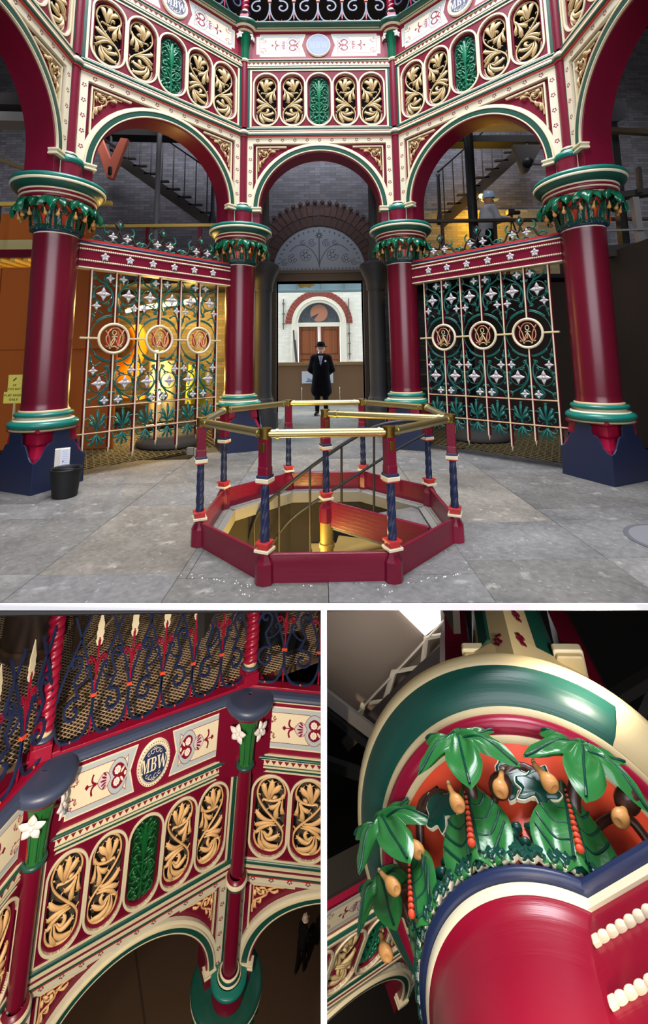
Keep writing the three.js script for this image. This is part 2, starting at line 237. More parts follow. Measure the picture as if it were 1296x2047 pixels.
// the green panel: a central lance with symmetrical curls
const fernParts = (() => {
  const half = [], s = (p, w, h = w * .8, n = 16) => half.push(sweep(p.map(q => [q[0], q[1], (q[2] || 0) + .012]), t => w * (1 - .55 * t), h, n, 5));
  s([[0, -.2], [.05, -.1], [.11, -.06], [.145, -.12], ...spiral(.1, -.12, .045, .012, 0, -7)], .014, .012, 26);
  s([[0, -.25], [.05, -.3], [.12, -.28], [.15, -.33], ...spiral(.095, -.34, .05, .012, 0, -7)], .014, .012, 26);
  s([[0, .0], [.05, .05], [.1, .05], [.135, .0], ...spiral(.095, .01, .04, .01, 0, -6)], .013, .012, 24);
  s([[0, .1], [.05, .17], [.11, .17], [.145, .13], [.14, .09]], .014); s([[.01, .15], [.06, .25], [.12, .25], [.14, .21]], .013); s([[.01, .2], [.05, .32], [.1, .33], [.12, .29]], .012); s([[.01, .25], [.03, .37], [.07, .39], [.085, .36]], .011);
  s([[.0, -.22], [.08, -.2], [.13, -.15], [.15, -.1]], .012); s([[.02, -.2], [.1, -.22], [.15, -.2]], .011); s([[.0, -.05], [.08, -.02], [.13, .03], [.15, .08]], .011); s([[0, -.3], [.03, -.38], [.08, -.4], [.1, -.37]], .012); s([[.0, -.1], [.05, -.05], [.06, -.02]], .01);
  s([[.06, .1], [.1, .12], [.13, .11]], .01); for (let i = 0; i < 16; i++) { const y = -.38 + i * .05, x = .045 + .05 * ((i * 7) % 3) / 2; half.push(...lobe([[x - .03, y - .015], [x, y + .01], [x + .035, y + .02]], .014, .012, .004)); } s([[.05, -.17], [.07, -.22], [.11, -.24]], .01); s([[.1, .28], [.13, .3], [.14, .27]], .01);
  const g = mg(half), lance = sweep([[0, -.42, .012], [0, -.1, .018], [0, .12, .022], [0, .36, .014]], t => .014 + .03 * Math.max(0, Math.sin(Math.PI * Math.max(0, (t - .45) / .56))), .018, 18, 6);
  const fl = []; for (const a of [.9, 1.25, 1.89, 2.24]) fl.push(sweep([[0, .14, .02], [Math.cos(a) * .1, .14 + Math.sin(a) * .1, .024], [Math.cos(a) * .12 + Math.sign(Math.cos(a)) * .03, .14 + Math.sin(a) * .22, .01]], t => .02 * (1 - .7 * t), .012, 8, 5));
  return { lance: mg([lance, ...fl]), right: g, left: mirX(g) };
})();
const spandrelGeo = (() => { // corner at the origin, running left and down
  const p = [sweep([[-.015, -.4], [-.03, -.25], [-.1, -.2], [-.17, -.13], [-.14, -.05], ...spiral(-.11, -.11, .06, .015, 1.9, -4)], t => .013 * (1 - .4 * t), .012, 34, 5), sweep([[-.36, -.02], [-.25, -.035], [-.18, -.1], [-.16, -.16]], t => .01, .01, 12, 5), sweep([[-.02, -.02], [-.02, -.2], [-.02, -.4]], .008, .01, 4, 5), sweep([[-.02, -.02], [-.2, -.02], [-.36, -.02]], .008, .01, 4, 5)];
  for (const q of [[[-.1, -.1], [-.08, -.06], [-.04, -.05]], [[-.2, -.08], [-.25, -.07], [-.3, -.06]], [[-.17, -.06], [-.2, -.035], [-.24, -.04]], [[-.05, -.22], [-.045, -.28], [-.04, -.34]], [[-.05, -.16], [-.035, -.12], [-.04, -.08]], [[-.11, -.17], [-.1, -.22], [-.075, -.26]], [[-.1, -.12], [-.13, -.1], [-.12, -.07]]]) p.push(...lobe(q, .02, .014, .006));
  return mg(p);
})(), spandrelGeoM = mirX(spandrelGeo);
// ---------------------------------------------------------------- one bay of the arcade (x along, y up, z towards the middle of the octagon)
const CY = 5.675, SS = .265;
const bayCache = {};
function bayGeo() {
  if (bayCache.g) return bayCache.g; const g = bayCache.g = {};
  const plate = poly([[-1.2, 3.52], [1.2, 3.52], [1.2, 5], [-1.2, 5]]), op = new THREE.Path(); op.moveTo(-1.085, 3.52); op.lineTo(-1.085, 3.75); op.absarc(0, 3.75, 1.085, Math.PI, 0, true); op.lineTo(1.085, 3.52); plate.holes.length = 0;
  // outline of the plate with the arch taken out
  const o = new THREE.Shape(); o.moveTo(-1.2, 3.52); o.lineTo(-1.105, 3.52); o.lineTo(-1.105, 3.75); o.absarc(0, 3.75, 1.105, Math.PI, 0, true); o.lineTo(1.105, 3.52); o.lineTo(1.2, 3.52); o.lineTo(1.2, 5); o.lineTo(-1.2, 5);
  for (const m of [-1, 1]) { const h = new THREE.Path(), a0 = Math.asin((4.895 - 3.75) / 1.15), xa = 1.15 * Math.cos(a0); const pts = []; for (let i = 0; i <= 10; i++) { const a = a0 * .98 * (1 - i / 10) + .29 * (i / 10); pts.push([m * 1.15 * Math.cos(a), 3.75 + 1.15 * Math.sin(a)]); } pts.push([m * 1.1, 4.895]); pts.forEach((p, i) => i ? h.lineTo(...p) : h.moveTo(...p)); o.holes.push(h); }
  g.plate = uvBox(ext(o, -.05, 0, 0, 40), -1.2, 3.5, 2.4, 1.5);
  g.arch_green = ext(arcRing(0, 3.75, 1.088, 1.022), -.03, .022, .008, 48);
  g.arch_cream = mg([ext(arcRing(0, 3.75, 1.106, 1.086), -.03, .03, .004, 48), ext(arcRing(0, 3.75, 1.024, 1.006), -.03, .02, .004, 48)]);
  const so = new THREE.Shape(); so.moveTo(1.1, 3.52); so.lineTo(1.1, 3.75); so.lineTo(1.008, 3.75); so.absarc(0, 3.75, 1.008, 0, Math.PI, false); so.lineTo(-1.1, 3.75); so.lineTo(-1.1, 3.52); so.lineTo(-.985, 3.52); so.lineTo(-.985, 3.75); so.absarc(0, 3.75, .985, Math.PI, 0, true); so.lineTo(.985, 3.52);
  g.soffit = ext(so, -.34, -.004, .004, 48);
  const back = new THREE.Shape(); back.moveTo(-1.2, 3.52); back.lineTo(-1.09, 3.52); back.lineTo(-1.09, 3.75); back.absarc(0, 3.75, 1.09, Math.PI, 0, true); back.lineTo(1.09, 3.52); back.lineTo(1.2, 3.52); back.lineTo(1.2, 5); back.lineTo(-1.2, 5);
  g.recess = ext(back, -.09, -.055, 0, 40);
  const lines = []; for (const m of [-1, 1]) { lines.push(mg([bx(m * 1.055, m * 1.035, 4.22, 4.85, -.06, -.02), bx(m * .55, m * 1.055, 4.835, 4.853, -.06, -.02)])); }
  g.spandrel_line = lines;
  g.impost = mg([-1, 1].flatMap(m => [rbx(m * .955, m * 1.12, 3.765, 3.79, -.07, .05, .006), rbx(m * .965, m * 1.11, 3.735, 3.765, -.07, .035, .004), rbx(m * .955, m * 1.12, 3.715, 3.737, -.07, .045, .006)]));
  g.edge_green = mg([-1, 1].map(m => bx(m * 1.195, m * 1.245, 3.6, 5, -.06, .006)));
  g.course = [['green_band', 'green', rollX(-1.22, 1.22, 5.146, -.01, .036, .03)], ['cream_band', 'cream', mg([bx(-1.22, 1.22, 5.1, 5.116, -.05, .028), bx(-1.22, 1.22, 5.05, 5.08, -.05, .042)])], ['maroon_band', 'maroon', bx(-1.22, 1.22, 5.08, 5.1, -.05, .034)], ['green_roll', 'green', rollX(-1.22, 1.22, 5.034, .02, .02)], ['red_band', 'red', bx(-1.22, 1.22, 5, 5.016, -.05, .026)]];
  const pl = poly([[-1.13, 5.19], [1.13, 5.19], [1.13, 6.195], [-1.13, 6.195]]); for (let i = -2; i <= 2; i++) pl.holes.push(stadium(i * .445, CY, .196, SS, THREE.Path));
  g.panel = ext(pl, -.05, 0);
  const rs = r => { const s = stadium(0, CY, r[0], SS); s.holes.push(stadium(0, CY, r[1], SS, THREE.Path)); return s; };
  g.oval_cream = ext(rs([.223, .196]), -.03, .014, .004, 20); g.oval_reveal = ext(rs([.2, .17]), -.09, -.018, .012, 20);
  g.frame_cream = mg([bx(-1.16, -1.13, 5.175, 6.21, -.05, .012), bx(1.13, 1.16, 5.175, 6.21, -.05, .012), bx(-1.16, 1.16, 5.175, 5.192, -.05, .012), bx(-1.16, 1.16, 6.193, 6.21, -.05, .012), bx(-1.23, -1.218, 5.175, 6.25, -.05, .012), bx(1.218, 1.23, 5.175, 6.25, -.05, .012)]);
  g.frame_green = mg([bx(-1.22, -1.155, 5.175, 6.25, -.05, .006), bx(1.155, 1.22, 5.175, 6.25, -.05, .006), bx(-1.16, 1.16, 6.21, 6.245, -.05, .006)]);
  g.teeth = uvBox(bx(-1.21, 1.21, 6.285, 6.347, -.05, .02), -1.21, 6.285, .074, .062);
  g.upper_lines = mg([bx(-1.21, 1.21, 6.245, 6.262, -.05, .022), bx(-1.21, 1.21, 6.278, 6.29, -.05, .022), bx(-1.21, 1.21, 6.345, 6.355, -.05, .03), bx(-1.21, 1.21, 6.39, 6.405, -.05, .02)]);
  g.upper_green = mg([bx(-1.21, 1.21, 6.262, 6.278, -.05, .015), rollX(-1.21, 1.21, 6.372, .02, .025, .018)]);
  g.frieze = uvBox(bx(-1.13, 1.13, 6.405, 6.93, -.05, 0), -1.13, 6.405, 2.26, .525); g.frieze_end = mg([-1, 1].map(m => bx(m * 1.13, m * 1.22, 6.405, 6.93, -.05, 0)));
  const md = new THREE.CylinderGeometry(.2, .212, .03, 48); rot(md, Math.PI / 2, 0, 0); md.translate(0, 6.66, .012); g.medal = uvBox(md, -.212, 6.448, .424, .424);
  g.cornice_cream = mg([bx(-1.22, 1.22, 6.93, 6.945, -.05, .03), bx(-1.22, 1.22, 6.957, 6.97, -.05, .05)]); g.cornice_line = bx(-1.22, 1.22, 6.945, 6.957, -.05, .035);
  g.cornice = mg([rollX(-1.22, 1.22, 7.01, .03, .1, .045), bx(-1.22, 1.22, 6.97, 7.055, -.07, .05)]);
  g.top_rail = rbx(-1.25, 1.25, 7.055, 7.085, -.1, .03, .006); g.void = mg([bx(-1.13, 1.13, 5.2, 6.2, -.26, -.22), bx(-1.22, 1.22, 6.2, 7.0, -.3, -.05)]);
  return g;
}
function arcadeBay(label, opt = {}) {
  const o = { gold: K.gold, fern: K.fern, fernBase: K.green, cornice: K.green, medal: K.medal, ...opt }, g = bayGeo();
  const t = thing('arcade_bay', label, 'arcade', 'painted arcade bays of the octagon');
  P(t, 'arch_plate', g.plate, K.plate); P(t, 'arch_moulding', g.arch_green, K.green); P(t, 'arch_edge', g.arch_cream, K.cream); P(t, 'arch_soffit', g.soffit, K.maroon); P(t, 'spandrel_panel', g.recess, K.maroon);
  for (const q of g.spandrel_line) P(t, 'spandrel_line', q, K.cream); P(t, 'impost', g.impost, K.cream); P(t, 'green_edge', g.edge_green, K.green);
  for (const [n, k, q] of g.course) P(t, n, q, K[k]);
  P(t, 'panel_frame', g.panel, K.maroon); P(t, 'frame_border', g.frame_cream, K.cream); P(t, 'green_border', g.frame_green, K.green); P(t, 'tooth_band', g.teeth, K.teeth); P(t, 'cream_lines', g.upper_lines, K.cream); P(t, 'green_lines', g.upper_green, K.green);
  P(t, 'frieze', g.frieze, K.frieze); P(t, 'frieze_end', g.frieze_end, K.maroon); P(t, 'medallion', g.medal, o.medal, o.medal === K.medal ? 'navy disc lettered MBW in cream' : 'faded blue disc with worn lettering'); P(t, 'cornice_line', g.cornice_line, K.green); P(t, 'cornice_edge', g.cornice_cream, K.cream); P(t, 'cornice', g.cornice, o.cornice); P(t, 'top_rail', g.top_rail, K.crimson); P(t, 'void_backing', g.void, o.back || K.nearBlack);  // near-black backing colour stands for the unlit void behind the openings
  for (const m of [-1, 1]) P(t, 'spandrel_scroll', m < 0 ? spandrelGeoM : spandrelGeo, o.gold).position.set(m * 1.03, 4.83, -.045);
  for (let i = -2; i <= 2; i++) {
    const rv = P(t, 'oval_surround', g.oval_cream, K.cream); rv.position.x = i * .445; const rev = P(rv, 'oval_reveal', g.oval_reveal, K.maroon);
    if (!i) { const f = P(t, 'fern_panel', fernParts.lance, o.fern, 'green panel of curling fronds'); f.position.set(0, CY, -.06); P(f, 'frond', fernParts.right, o.fern); P(f, 'frond', fernParts.left, o.fern); P(f, 'fern_backing', ext(stadium(0, 0, .172, SS), -.03, -.002), o.fernBase); continue; }
    const k = (i === -2 || i === 1) ? 0 : 1, s = P(t, 'acanthus_scroll', scrollSm[k], o.gold, 'gilt openwork acanthus scroll'); s.position.set(i * .445, CY, -.05);
    for (const l of k ? scrollLeavesM : scrollLeaves) P(s, 'acanthus_leaf', l, o.gold);
  }
  return t;
}
// ---------------------------------------------------------------- capital with drooping fig leaves
function lens(f, nu, nv, th) { // closed thin solid around a sheet f(u, v), u in -1..1
  const e = 1e-3, nrm = (u, v) => { const a = V3(...f(u + e, v)).sub(V3(...f(u - e, v))), b = V3(...f(u, Math.min(1, v + e))).sub(V3(...f(u, Math.max(0, v - e)))); return a.cross(b).normalize(); };
  const side = s => surf((u, v) => { const U = (u * 2 - 1) * s, p = f(U, v), n = nrm(U, v), k = th * s * Math.sqrt(Math.max(0, 1 - U * U)) * Math.sin(Math.PI * Math.min(.96, Math.max(.04, v))); return [p[0] + n.x * k, p[1] + n.y * k, p[2] + n.z * k]; }, nu, nv);
  return mg([side(1), side(-1)]);
}
const curve3 = pts => { const c = new THREE.CatmullRomCurve3(pts.map(p => V3(...p)), false, 'centripetal'); return t => { const p = c.getPoint(Math.min(1, Math.max(0, t))); return [p.x, p.y, p.z]; }; };
const tube3 = (pts, r, n = 20, s = 7) => new THREE.TubeGeometry(new THREE.CatmullRomCurve3(pts.map(p => V3(...p)), false, 'centripetal'), n, r, s, false);
// one lobe of a drooping leaf: the spine runs out and over and hangs down, turned by a about the stalk
function droopLobe(a, len, wid, sag = 1, seedv = 0) {
  const sp = curve3([[0, 0, 0], [0, .035, .05], [0, .03, .1], [0, -.03, .14], [0, -.1 * sag, .145], [0, -.17 * sag, .125]]);
  const g = lens((u, v) => { const p = sp(v * len), w = wid * Math.pow(Math.sin(Math.PI * Math.pow(Math.min(1, v * .98 + .02), .75)), .7) * (1 - .25 * v) * (1 + .1 * Math.sin(v * 17 + seedv)); const r = .012 * Math.sin(v * 9 + 3 * u + seedv); return [p[0] + u * w, p[1] - Math.abs(u) * w * .3 + .012 * Math.abs(u) + r * u, p[2] - u * u * w * .55 + r]; }, 12, 16, .006);
  return rot(g, 0, a, 0);
}
const droopGeo = mg([droopLobe(0, 1, .072, 1.6, 0), droopLobe(.85, .88, .056, 1.15, 1), droopLobe(-.85, .88, .056, 1.15, 2), droopLobe(1.6, .72, .042, .7, 3), droopLobe(-1.6, .72, .042, .7, 4), droopLobe(2.5, .5, .035, .3, 5), droopLobe(-2.5, .5, .035, .3, 6)]);
const droopLow = mg([droopLobe(0, .92, .066, .85, 0), droopLobe(.8, .82, .056, .7, 1), droopLobe(-.8, .82, .056, .7, 2), droopLobe(1.6, .7, .05, .6, 3), droopLobe(-1.6, .7, .05, .6, 4), droopLobe(2.5, .55, .045, .4, 5), droopLobe(-2.5, .55, .045, .4, 6)]);
const veinGeo = mg([0, .85, -.85, 1.6, -1.6].map((a, i) => { const L = [1, .86, .86, .72, .72][i]; const sp = curve3([[0, .009, 0], [0, .044, .05], [0, .037, .104], [0, -.03, .149], [0, -.105 * (i ? 1.0 : 1.6), .153], [0, -.17 * (i ? 1.0 : 1.6), .132]]); return rot(tube3([0, .2, .4, .6, .8, .93].map(t => sp(t * L)), .0026, 16, 5), 0, a, 0); }));
// a palmate fig leaf hanging by its stalk: five lobes, domed, with creases along the veins
const figLobes = [[-1.5708, .165], [-.62, .135], [-2.52, .13], [.28, .085], [2.86, .08]];
function figLeaf(k = 0) {
  const R = a => { let r = .052; for (const [c, l] of figLobes) { let d = Math.abs(a - c); d = Math.min(d, 6.2832 - d); r = Math.max(r, .05 + (l - .05) * Math.pow(Math.max(0, 1 - d / .52), .62)); } return r; };
  const z = (x, y, q) => { const a = Math.atan2(y, x); let v = 0; for (const [c] of figLobes) { let d = Math.abs(a - c); d = Math.min(d, 6.2832 - d); v += Math.exp(-((d / .13) ** 2)) * .006 + Math.exp(-(((d - .3) / .16) ** 2)) * .007; } return .04 - 2.6 * x * x - 1.6 * (y + .03) ** 2 - (y > 0 ? 5 * y * y : 0) + v * q * (1 - .4 * q) * 1.6 + .006 * Math.sin(q * 7 + a * 3 + k); };
  const side = s => surf((u, v) => { const a = (s > 0 ? u : 1 - u) * 6.2832, q = v, r = R(a > Math.PI ? a - 6.2832 : a) * q, x = Math.cos(a) * r, y = Math.sin(a) * r; return [x, y, z(x, y, q) + s * .0045 * (1 - q ** 4)]; }, 120, 12);
  const veins = figLobes.map(([c, l]) => tube3([.1, .35, .6, .85, .96].map(t => { const x = Math.cos(c) * l * t, y = Math.sin(c) * l * t; return [x, y, z(x, y, t) + .004]; }), .0028, 12, 5));
  return { g: mg([side(1), side(-1)]), veins: mg(veins) };
}
const FL = figLeaf();
const pearGeo = lathe([[0, .0], [.006, .001], [.008, .012], [.009, .03], [.014, .045], [.021, .058], [.0235, .07], [.021, .083], [.014, .09], [.009, .0905], [.007, .086], [0, .086]].map(([r, y]) => [r, -y]).reverse(), 20);
const pearStalk = tube3([[0, .03, -.012], [0, .016, -.003], [0, 0, 0]], .004, 6, 6);
function upLeaf(hi) { // broad upright leaf with a beaded midrib
  const g = lens((u, v) => { const w = .062 * Math.pow(Math.max(0, 1 - v), .55) * (.72 + .75 * Math.sin(Math.PI * Math.min(1, v * .95 + .1)) ** 1.2) + .001; return [u * w, v * .27, .012 + .03 * Math.sin(Math.PI * v * .55) * (1 - .3 * v) + .022 * (1 - u * u) * (1 - v) + .01 * Math.cos(u * 7) * (1 - v) + .03 * v * v]; }, 14, 16, .006);
  const vz = (u, v) => .012 + .03 * Math.sin(Math.PI * v * .55) * (1 - .3 * v) + .022 * (1 - u * u) * (1 - v) + .01 * Math.cos(u * 7) * (1 - v) + .03 * v * v + .005;
  const wv = v => .062 * Math.pow(1 - v, .55) * (.72 + .75 * Math.sin(Math.PI * Math.min(1, v * .95 + .1)) ** 1.2);
  const veins = []; for (const s of [-1, 1]) { for (let k = 0; k < 4; k++) { const v0 = .06 + k * .17; veins.push(tube3([.12, .4, .7, .9].map((u, i) => { const v = Math.min(.96, v0 + [0, .05, .16, .27][i] * (1 - v0)); return [s * u * wv(v), v * .27, vz(u, v)]; }), .0024, 10, 5)); } veins.push(tube3([.04, .3, .6, .9].map(v => [s * .012 * (1 - v), v * .27, vz(.1, v) + .001]), .0026, 12, 5)); }
  const curls = [-1, 1].map(s => new THREE.SphereGeometry(.014, 14, 10).scale(1.1, .8, .7).translate(s * .034, .012, .022));
  const beads = []; for (let k = 0; k < 11; k++) { const v = .12 + k * .068; beads.push([.0075 * (1 - k * .07), [0, v * .27, vz(0, v) + .004]]); }
  return { g: mg([g, ...curls]), veins: mg(veins), beads };
}
const UL = upLeaf();
const beadSphere = new THREE.SphereGeometry(1, 14, 10), beadsGeo = mg(UL.beads.map(([r, p]) => beadSphere.clone().scale(r, r, r).translate(...p)));
function leafOutline(sc, lobes = 5) { // lobed ivy-like outline
  const p = []; const R = [[-1.57, .42], [-1.15, .78], [-.85, 1.0], [-.5, .68], [-.15, .95], [.15, 1.05], [.5, .72], [.95, .88], [1.3, .95], [1.57, 1.25], [1.84, .95], [2.19, .88], [2.64, .72], [2.99, 1.05], [3.29, .95], [3.64, .68], [3.99, 1.0], [4.29, .78]];
  const c = new THREE.CatmullRomCurve3(R.map(([a, r]) => V3(Math.cos(a) * r * sc, Math.sin(a) * r * sc, 0)), true, 'catmullrom', .3); return poly(c.getPoints(60).slice(0, 60).map(q => [q.x, q.y]));
}
const dome = (g, k) => { const p = g.attributes.position; for (let i = 0; i < p.count; i++) { const x = p.getX(i), y = p.getY(i); p.setZ(i, p.getZ(i) - k * (x * x + y * y) + .08 * Math.abs(x) * .3); } g.computeVertexNormals(); return g; };
const ivyGeo = dome(ext(leafOutline(.042), 0, .012, .005, 2), 2), ivyEdge = dome(ext(leafOutline(.0436), .003, .009, 0, 2), 2);
const ruffleGeo = mg(Array.from({ length: 5 }, (_, i) => dome(ext(leafOutline(.022), 0, .012, .004, 2), 3).translate((i - 2) * .026, .012 + .004 * (i % 2), .004 * (i % 2)))), ruffleEdge = mg(Array.from({ length: 5 }, (_, i) => dome(ext(leafOutline(.0245), -.003, .006, 0, 2), 3).translate((i - 2) * .026, .012 + .004 * (i % 2), .004 * (i % 2) - .001)));
const bellR = h => { const t = [[0, .245], [.1, .25], [.2, .268], [.27, .305], [.32, .36], [.345, .4]]; for (let i = 1; i < t.length; i++) if (h <= t[i][0]) { const f = (h - t[i - 1][0]) / (t[i][0] - t[i - 1][0]); return t[i - 1][1] + f * (t[i][1] - t[i - 1][1]); } return .4; };
function capital(t, y0, k, hi, droops, ups, ivies, top = K.teal) { // y0: height of the neck, k: width factor
  const L = prof => lathe(prof.map(([r, h]) => [r * k, y0 + h]), hi ? 96 : 48);
  P(t, 'neck_fillet', L([[.235, -.055], [.258, -.05], [.262, -.03], [.262, -.018], [.24, -.015]]), K.cream); P(t, 'neck_ring', L([[.24, -.02], [.268, -.018], [.284, -.004], [.284, .01], [.27, .022], [.245, .024]]), K.navy);
  P(t, 'bell', L([[.24, .0], ...[.05, .1, .15, .2, .24, .27, .3, .32, .345].map(h => [bellR(h), h])]), K.orange);
  P(t, 'cream_fillet', mg([L([[.395, .34], [.412, .345], [.414, .357]]), L([[.43, .384], [.45, .386], [.453, .4]]), L([[.445, .432], [.458, .436], [.46, .45]]), L([[.545, .512], [.556, .516], [.56, .54], [.54, .545]])]), K.cream);
  P(t, 'maroon_torus', mg([L([[.412, .352], [.428, .35], [.44, .36], [.442, .376], [.435, .386]]), L([[.44, .4], [.455, .404], [.46, .418], [.45, .434]])]), K.maroon); P(t, 'green_ovolo', L([[.455, .45], [.48, .456], [.51, .472], [.535, .495], [.547, .514]]), K.green); P(t, 'abacus_top', L([[.54, .543], [.558, .55], [.562, .57], [.55, .592], [.5, .612], [.38, .626], [.05, .63]]), top);
  for (const [a, h = .26, sc = 1, tilt = 0, roll = 0, pears = 2] of droops) {
    const d = P(t, 'drooping_leaf', hi ? droopGeo : droopLow, hi ? K.bright : K.leaf), R = (bellR(h) - .015) * k; d.position.set(Math.sin(a) * R, y0 + h, Math.cos(a) * R); d.rotation.set(tilt, a, roll, 'YXZ'); d.scale.setScalar(sc);
    if (hi) P(d, 'leaf_vein', veinGeo, K.ivy);
    for (let i = 0; i < pears; i++) { const s = i ? 1 : -1, f = P(d, 'fig', pearGeo, K.fruit, 'small pear-shaped fruit'); f.position.set(s * .06, -.075, .085); f.scale.setScalar(.8); f.rotation.set(.25, 0, s * -.2 - roll); if (hi) P(d, 'fig_stalk', pearStalk, K.fruit).position.copy(f.position); }
    const bt = P(t, 'branch', tube3([[0, -.12, -.02], [.01, -.06, .005], [-.005, 0, .0], [0, .015, .03]], .014, 14, 7), K.twig); bt.position.copy(d.position); bt.rotation.y = a;
  }
  for (const [a, sc = 1] of ups) { const l = P(t, 'upright_leaf', UL.g, hi ? K.bright : K.leafDark); l.position.set(Math.sin(a) * .246 * k, y0 + .005, Math.cos(a) * .246 * k); l.rotation.set(.0, a, 0, 'YXZ'); l.scale.setScalar(sc); P(l, 'leaf_vein', UL.veins, K.ivy); if (hi) for (const [r, p] of UL.beads) { const b = P(l, 'orange_bead', beadSphere, K.orange); b.position.set(...p); b.scale.setScalar(r); } else P(l, 'orange_beads', beadsGeo, K.orange); }
  for (const [a, h, rz = 0, sc = 1] of ivies) { const l = P(t, 'ivy_leaf', ivyGeo, K.ivy), R = (bellR(h) + .01) * k; l.position.set(Math.sin(a) * R, y0 + h, Math.cos(a) * R); l.rotation.set(h > .2 ? .5 : 0, a, rz, 'YXZ'); l.scale.setScalar(sc); if (hi) P(l, 'ivy_edge', ivyEdge, K.cream); }
  const rn = hi ? 14 : 8; for (let i = 0; i < rn; i++) { const a = (i + .5) / rn * 6.2832, l = P(t, 'ivy_ruffle', ruffleGeo, K.ivy); l.position.set(Math.sin(a) * .272 * k, y0 + .012, Math.cos(a) * .272 * k); l.rotation.y = a; l.scale.setScalar(hi ? 1 : 1.5); if (hi) P(l, 'ruffle_edge', ruffleEdge, K.cream); }
}
const R8 = n => Array.from({ length: n }, (_, i) => i / n * 6.2832);
// ---------------------------------------------------------------- column (z towards the middle of the octagon)
function boardShape(hw) { const q = [[0, 0], [0, .31], [.07, .325], [.14, .37], [.19, .43], [.23, .475], [.28, .49], [.33, .495], [.335, .58], [.38, .612], [.44, .628], [.5, .632]]; const p = q.map(([s, y]) => [(s - .5) * 2 * hw, y]); for (let i = q.length - 2; i >= 0; i--) p.push([(.5 - q[i][0]) * 2 * hw, q[i][1]]); return poly(p); }
const pet = (v, s) => s ? Math.min(1, .35 + v * 2) * Math.pow(Math.max(0, 1 - v), .8) * 1.35 : Math.sin(Math.PI * (v * .9 + .08));
const flowerGeo = (n, r, w, sharp = false) => mg([...Array.from({ length: n }, (_, i) => { const a = i / n * 6.2832 + Math.PI / 2; return lens((u, v) => [Math.cos(a) * v * r - Math.sin(a) * u * w * pet(v, sharp), Math.sin(a) * v * r + Math.cos(a) * u * w * pet(v, sharp), .012 + .014 * Math.sin(v * 2.6) - .008 * u * u], 6, 6, .007); }), new THREE.SphereGeometry(r * .22, 10, 8).translate(0, 0, .02)]);
const starFlower = flowerGeo(5, .056, .021), quadFlower = flowerGeo(4, .088, .03, true), quadSmall = flowerGeo(4, .056, .02, true), lilyGeo = flowerGeo(5, .075, .026);
function upperColumn(t, o) { // pedestal, colonette and the small capital at the frieze, axis at the parent's origin
  const z = .11, at = g => tr(g, 0, 0, z), L = (p, s = 32) => at(lathe(p, s)), ly = o.y || (v => v);
  P(t, 'pier', mg([at(cyl(.1, .1, ly(7) - ly(3.53), 0, ly(3.53), -.22)), bx(-.3, .3, ly(6.2), ly(7.0), -.25, z - .03)]), K.maroon);
  P(t, 'pedestal', L([[.155, ly(3.53)], [.155, ly(3.7)], [.14, ly(3.72)]], 16), K.maroon); P(t, 'pedestal_torus', L([[.13, ly(3.7)], [.165, ly(3.71)], [.175, ly(3.74)], [.165, ly(3.775)], [.12, ly(3.79)]]), K.teal);
  P(t, 'collar', mg([L([[.11, ly(3.785)], [.115, ly(3.8)], [.1, ly(3.81)]]), L([[.09, ly(3.835)], [.095, ly(3.85)], [.08, ly(3.86)]])]), K.cream); P(t, 'collar_ring', L([[.09, ly(3.8)], [.105, ly(3.815)], [.09, ly(3.84)]]), K.green);
  P(t, 'colonette', mg([L([[.07, ly(3.84)], [.068, ly(5.02)]]), L([[.068, ly(5.16)], [.068, ly(6.36)]])]), K.maroon);
  P(t, 'course_collar', L([[.075, ly(5.015)], [.09, ly(5.025)], [.1, ly(5.04)], [.09, ly(5.055)]]), K.green); P(t, 'course_collar_cream', L([[.09, ly(5.05)], [.105, ly(5.06)], [.11, ly(5.075)], [.095, ly(5.1)]]), K.cream); P(t, 'course_collar_maroon', L([[.095, ly(5.09)], [.095, ly(5.11)], [.07, ly(5.13)]]), K.maroon); P(t, 'course_collar_red', L([[.06, ly(5.0)], [.08, ly(5.003)], [.082, ly(5.017)], [.07, ly(5.02)]]), K.red);
  P(t, 'ring', L([[.07, ly(6.345)], [.088, ly(6.352)], [.095, ly(6.37)], [.088, ly(6.39)], [.07, ly(6.395)]]), o.ring || K.cream); P(t, 'small_capital', L([[.062, ly(6.39)], [.064, ly(6.5)], [.072, ly(6.65)], [.09, ly(6.78)], [.12, ly(6.87)]]), K.orange);
  for (const a of [-.9, -.3, .3, .9]) { const l = P(t, 'strap_leaf', lens((u, v) => [u * (.022 + .018 * v), ly(6.39) + v * (ly(6.86) - ly(6.39)), .066 + .05 * v * v * v + .008 * (1 - u * u)], 6, 12, .005), o.leaf || K.leaf); l.position.z = z; l.rotation.y = a * 1.15; P(l, 'leaf_vein', sweepY(ly(6.42), ly(6.8), .078, .108, .004), K.ivy); }
  for (const s of [-1, 1]) { const f = P(t, 'lily', lilyGeo, K.white, 'white lily on the small capital'); f.position.set(s * .1, ly(6.77), z + .1); f.rotation.set(-.1, s * .75, 0, 'YXZ'); f.scale.setScalar(o.lily || 1); P(f, 'lily_stem', tube3([[0, 0, 0], [0, -.01, -.04], [0, -.02, -.07]], .01, 8, 6), K.twig); }
  P(t, 'bell_lines', mg([L([[.115, ly(6.868)], [.15, ly(6.875)], [.152, ly(6.89)]]), L([[.165, ly(6.925)], [.2, ly(6.935)], [.205, ly(6.95)]])]), K.cream); P(t, 'bell_torus', L([[.15, ly(6.885)], [.17, ly(6.895)], [.172, ly(6.915)], [.165, ly(6.93)]]), K.maroon); P(t, 'bell_cap', L([[.2, ly(6.945)], [.235, ly(6.965)], [.25, ly(7.0)], [.24, ly(7.04)], [.2, ly(7.06)], [.02, ly(7.062)]]), o.cap || K.green);
}
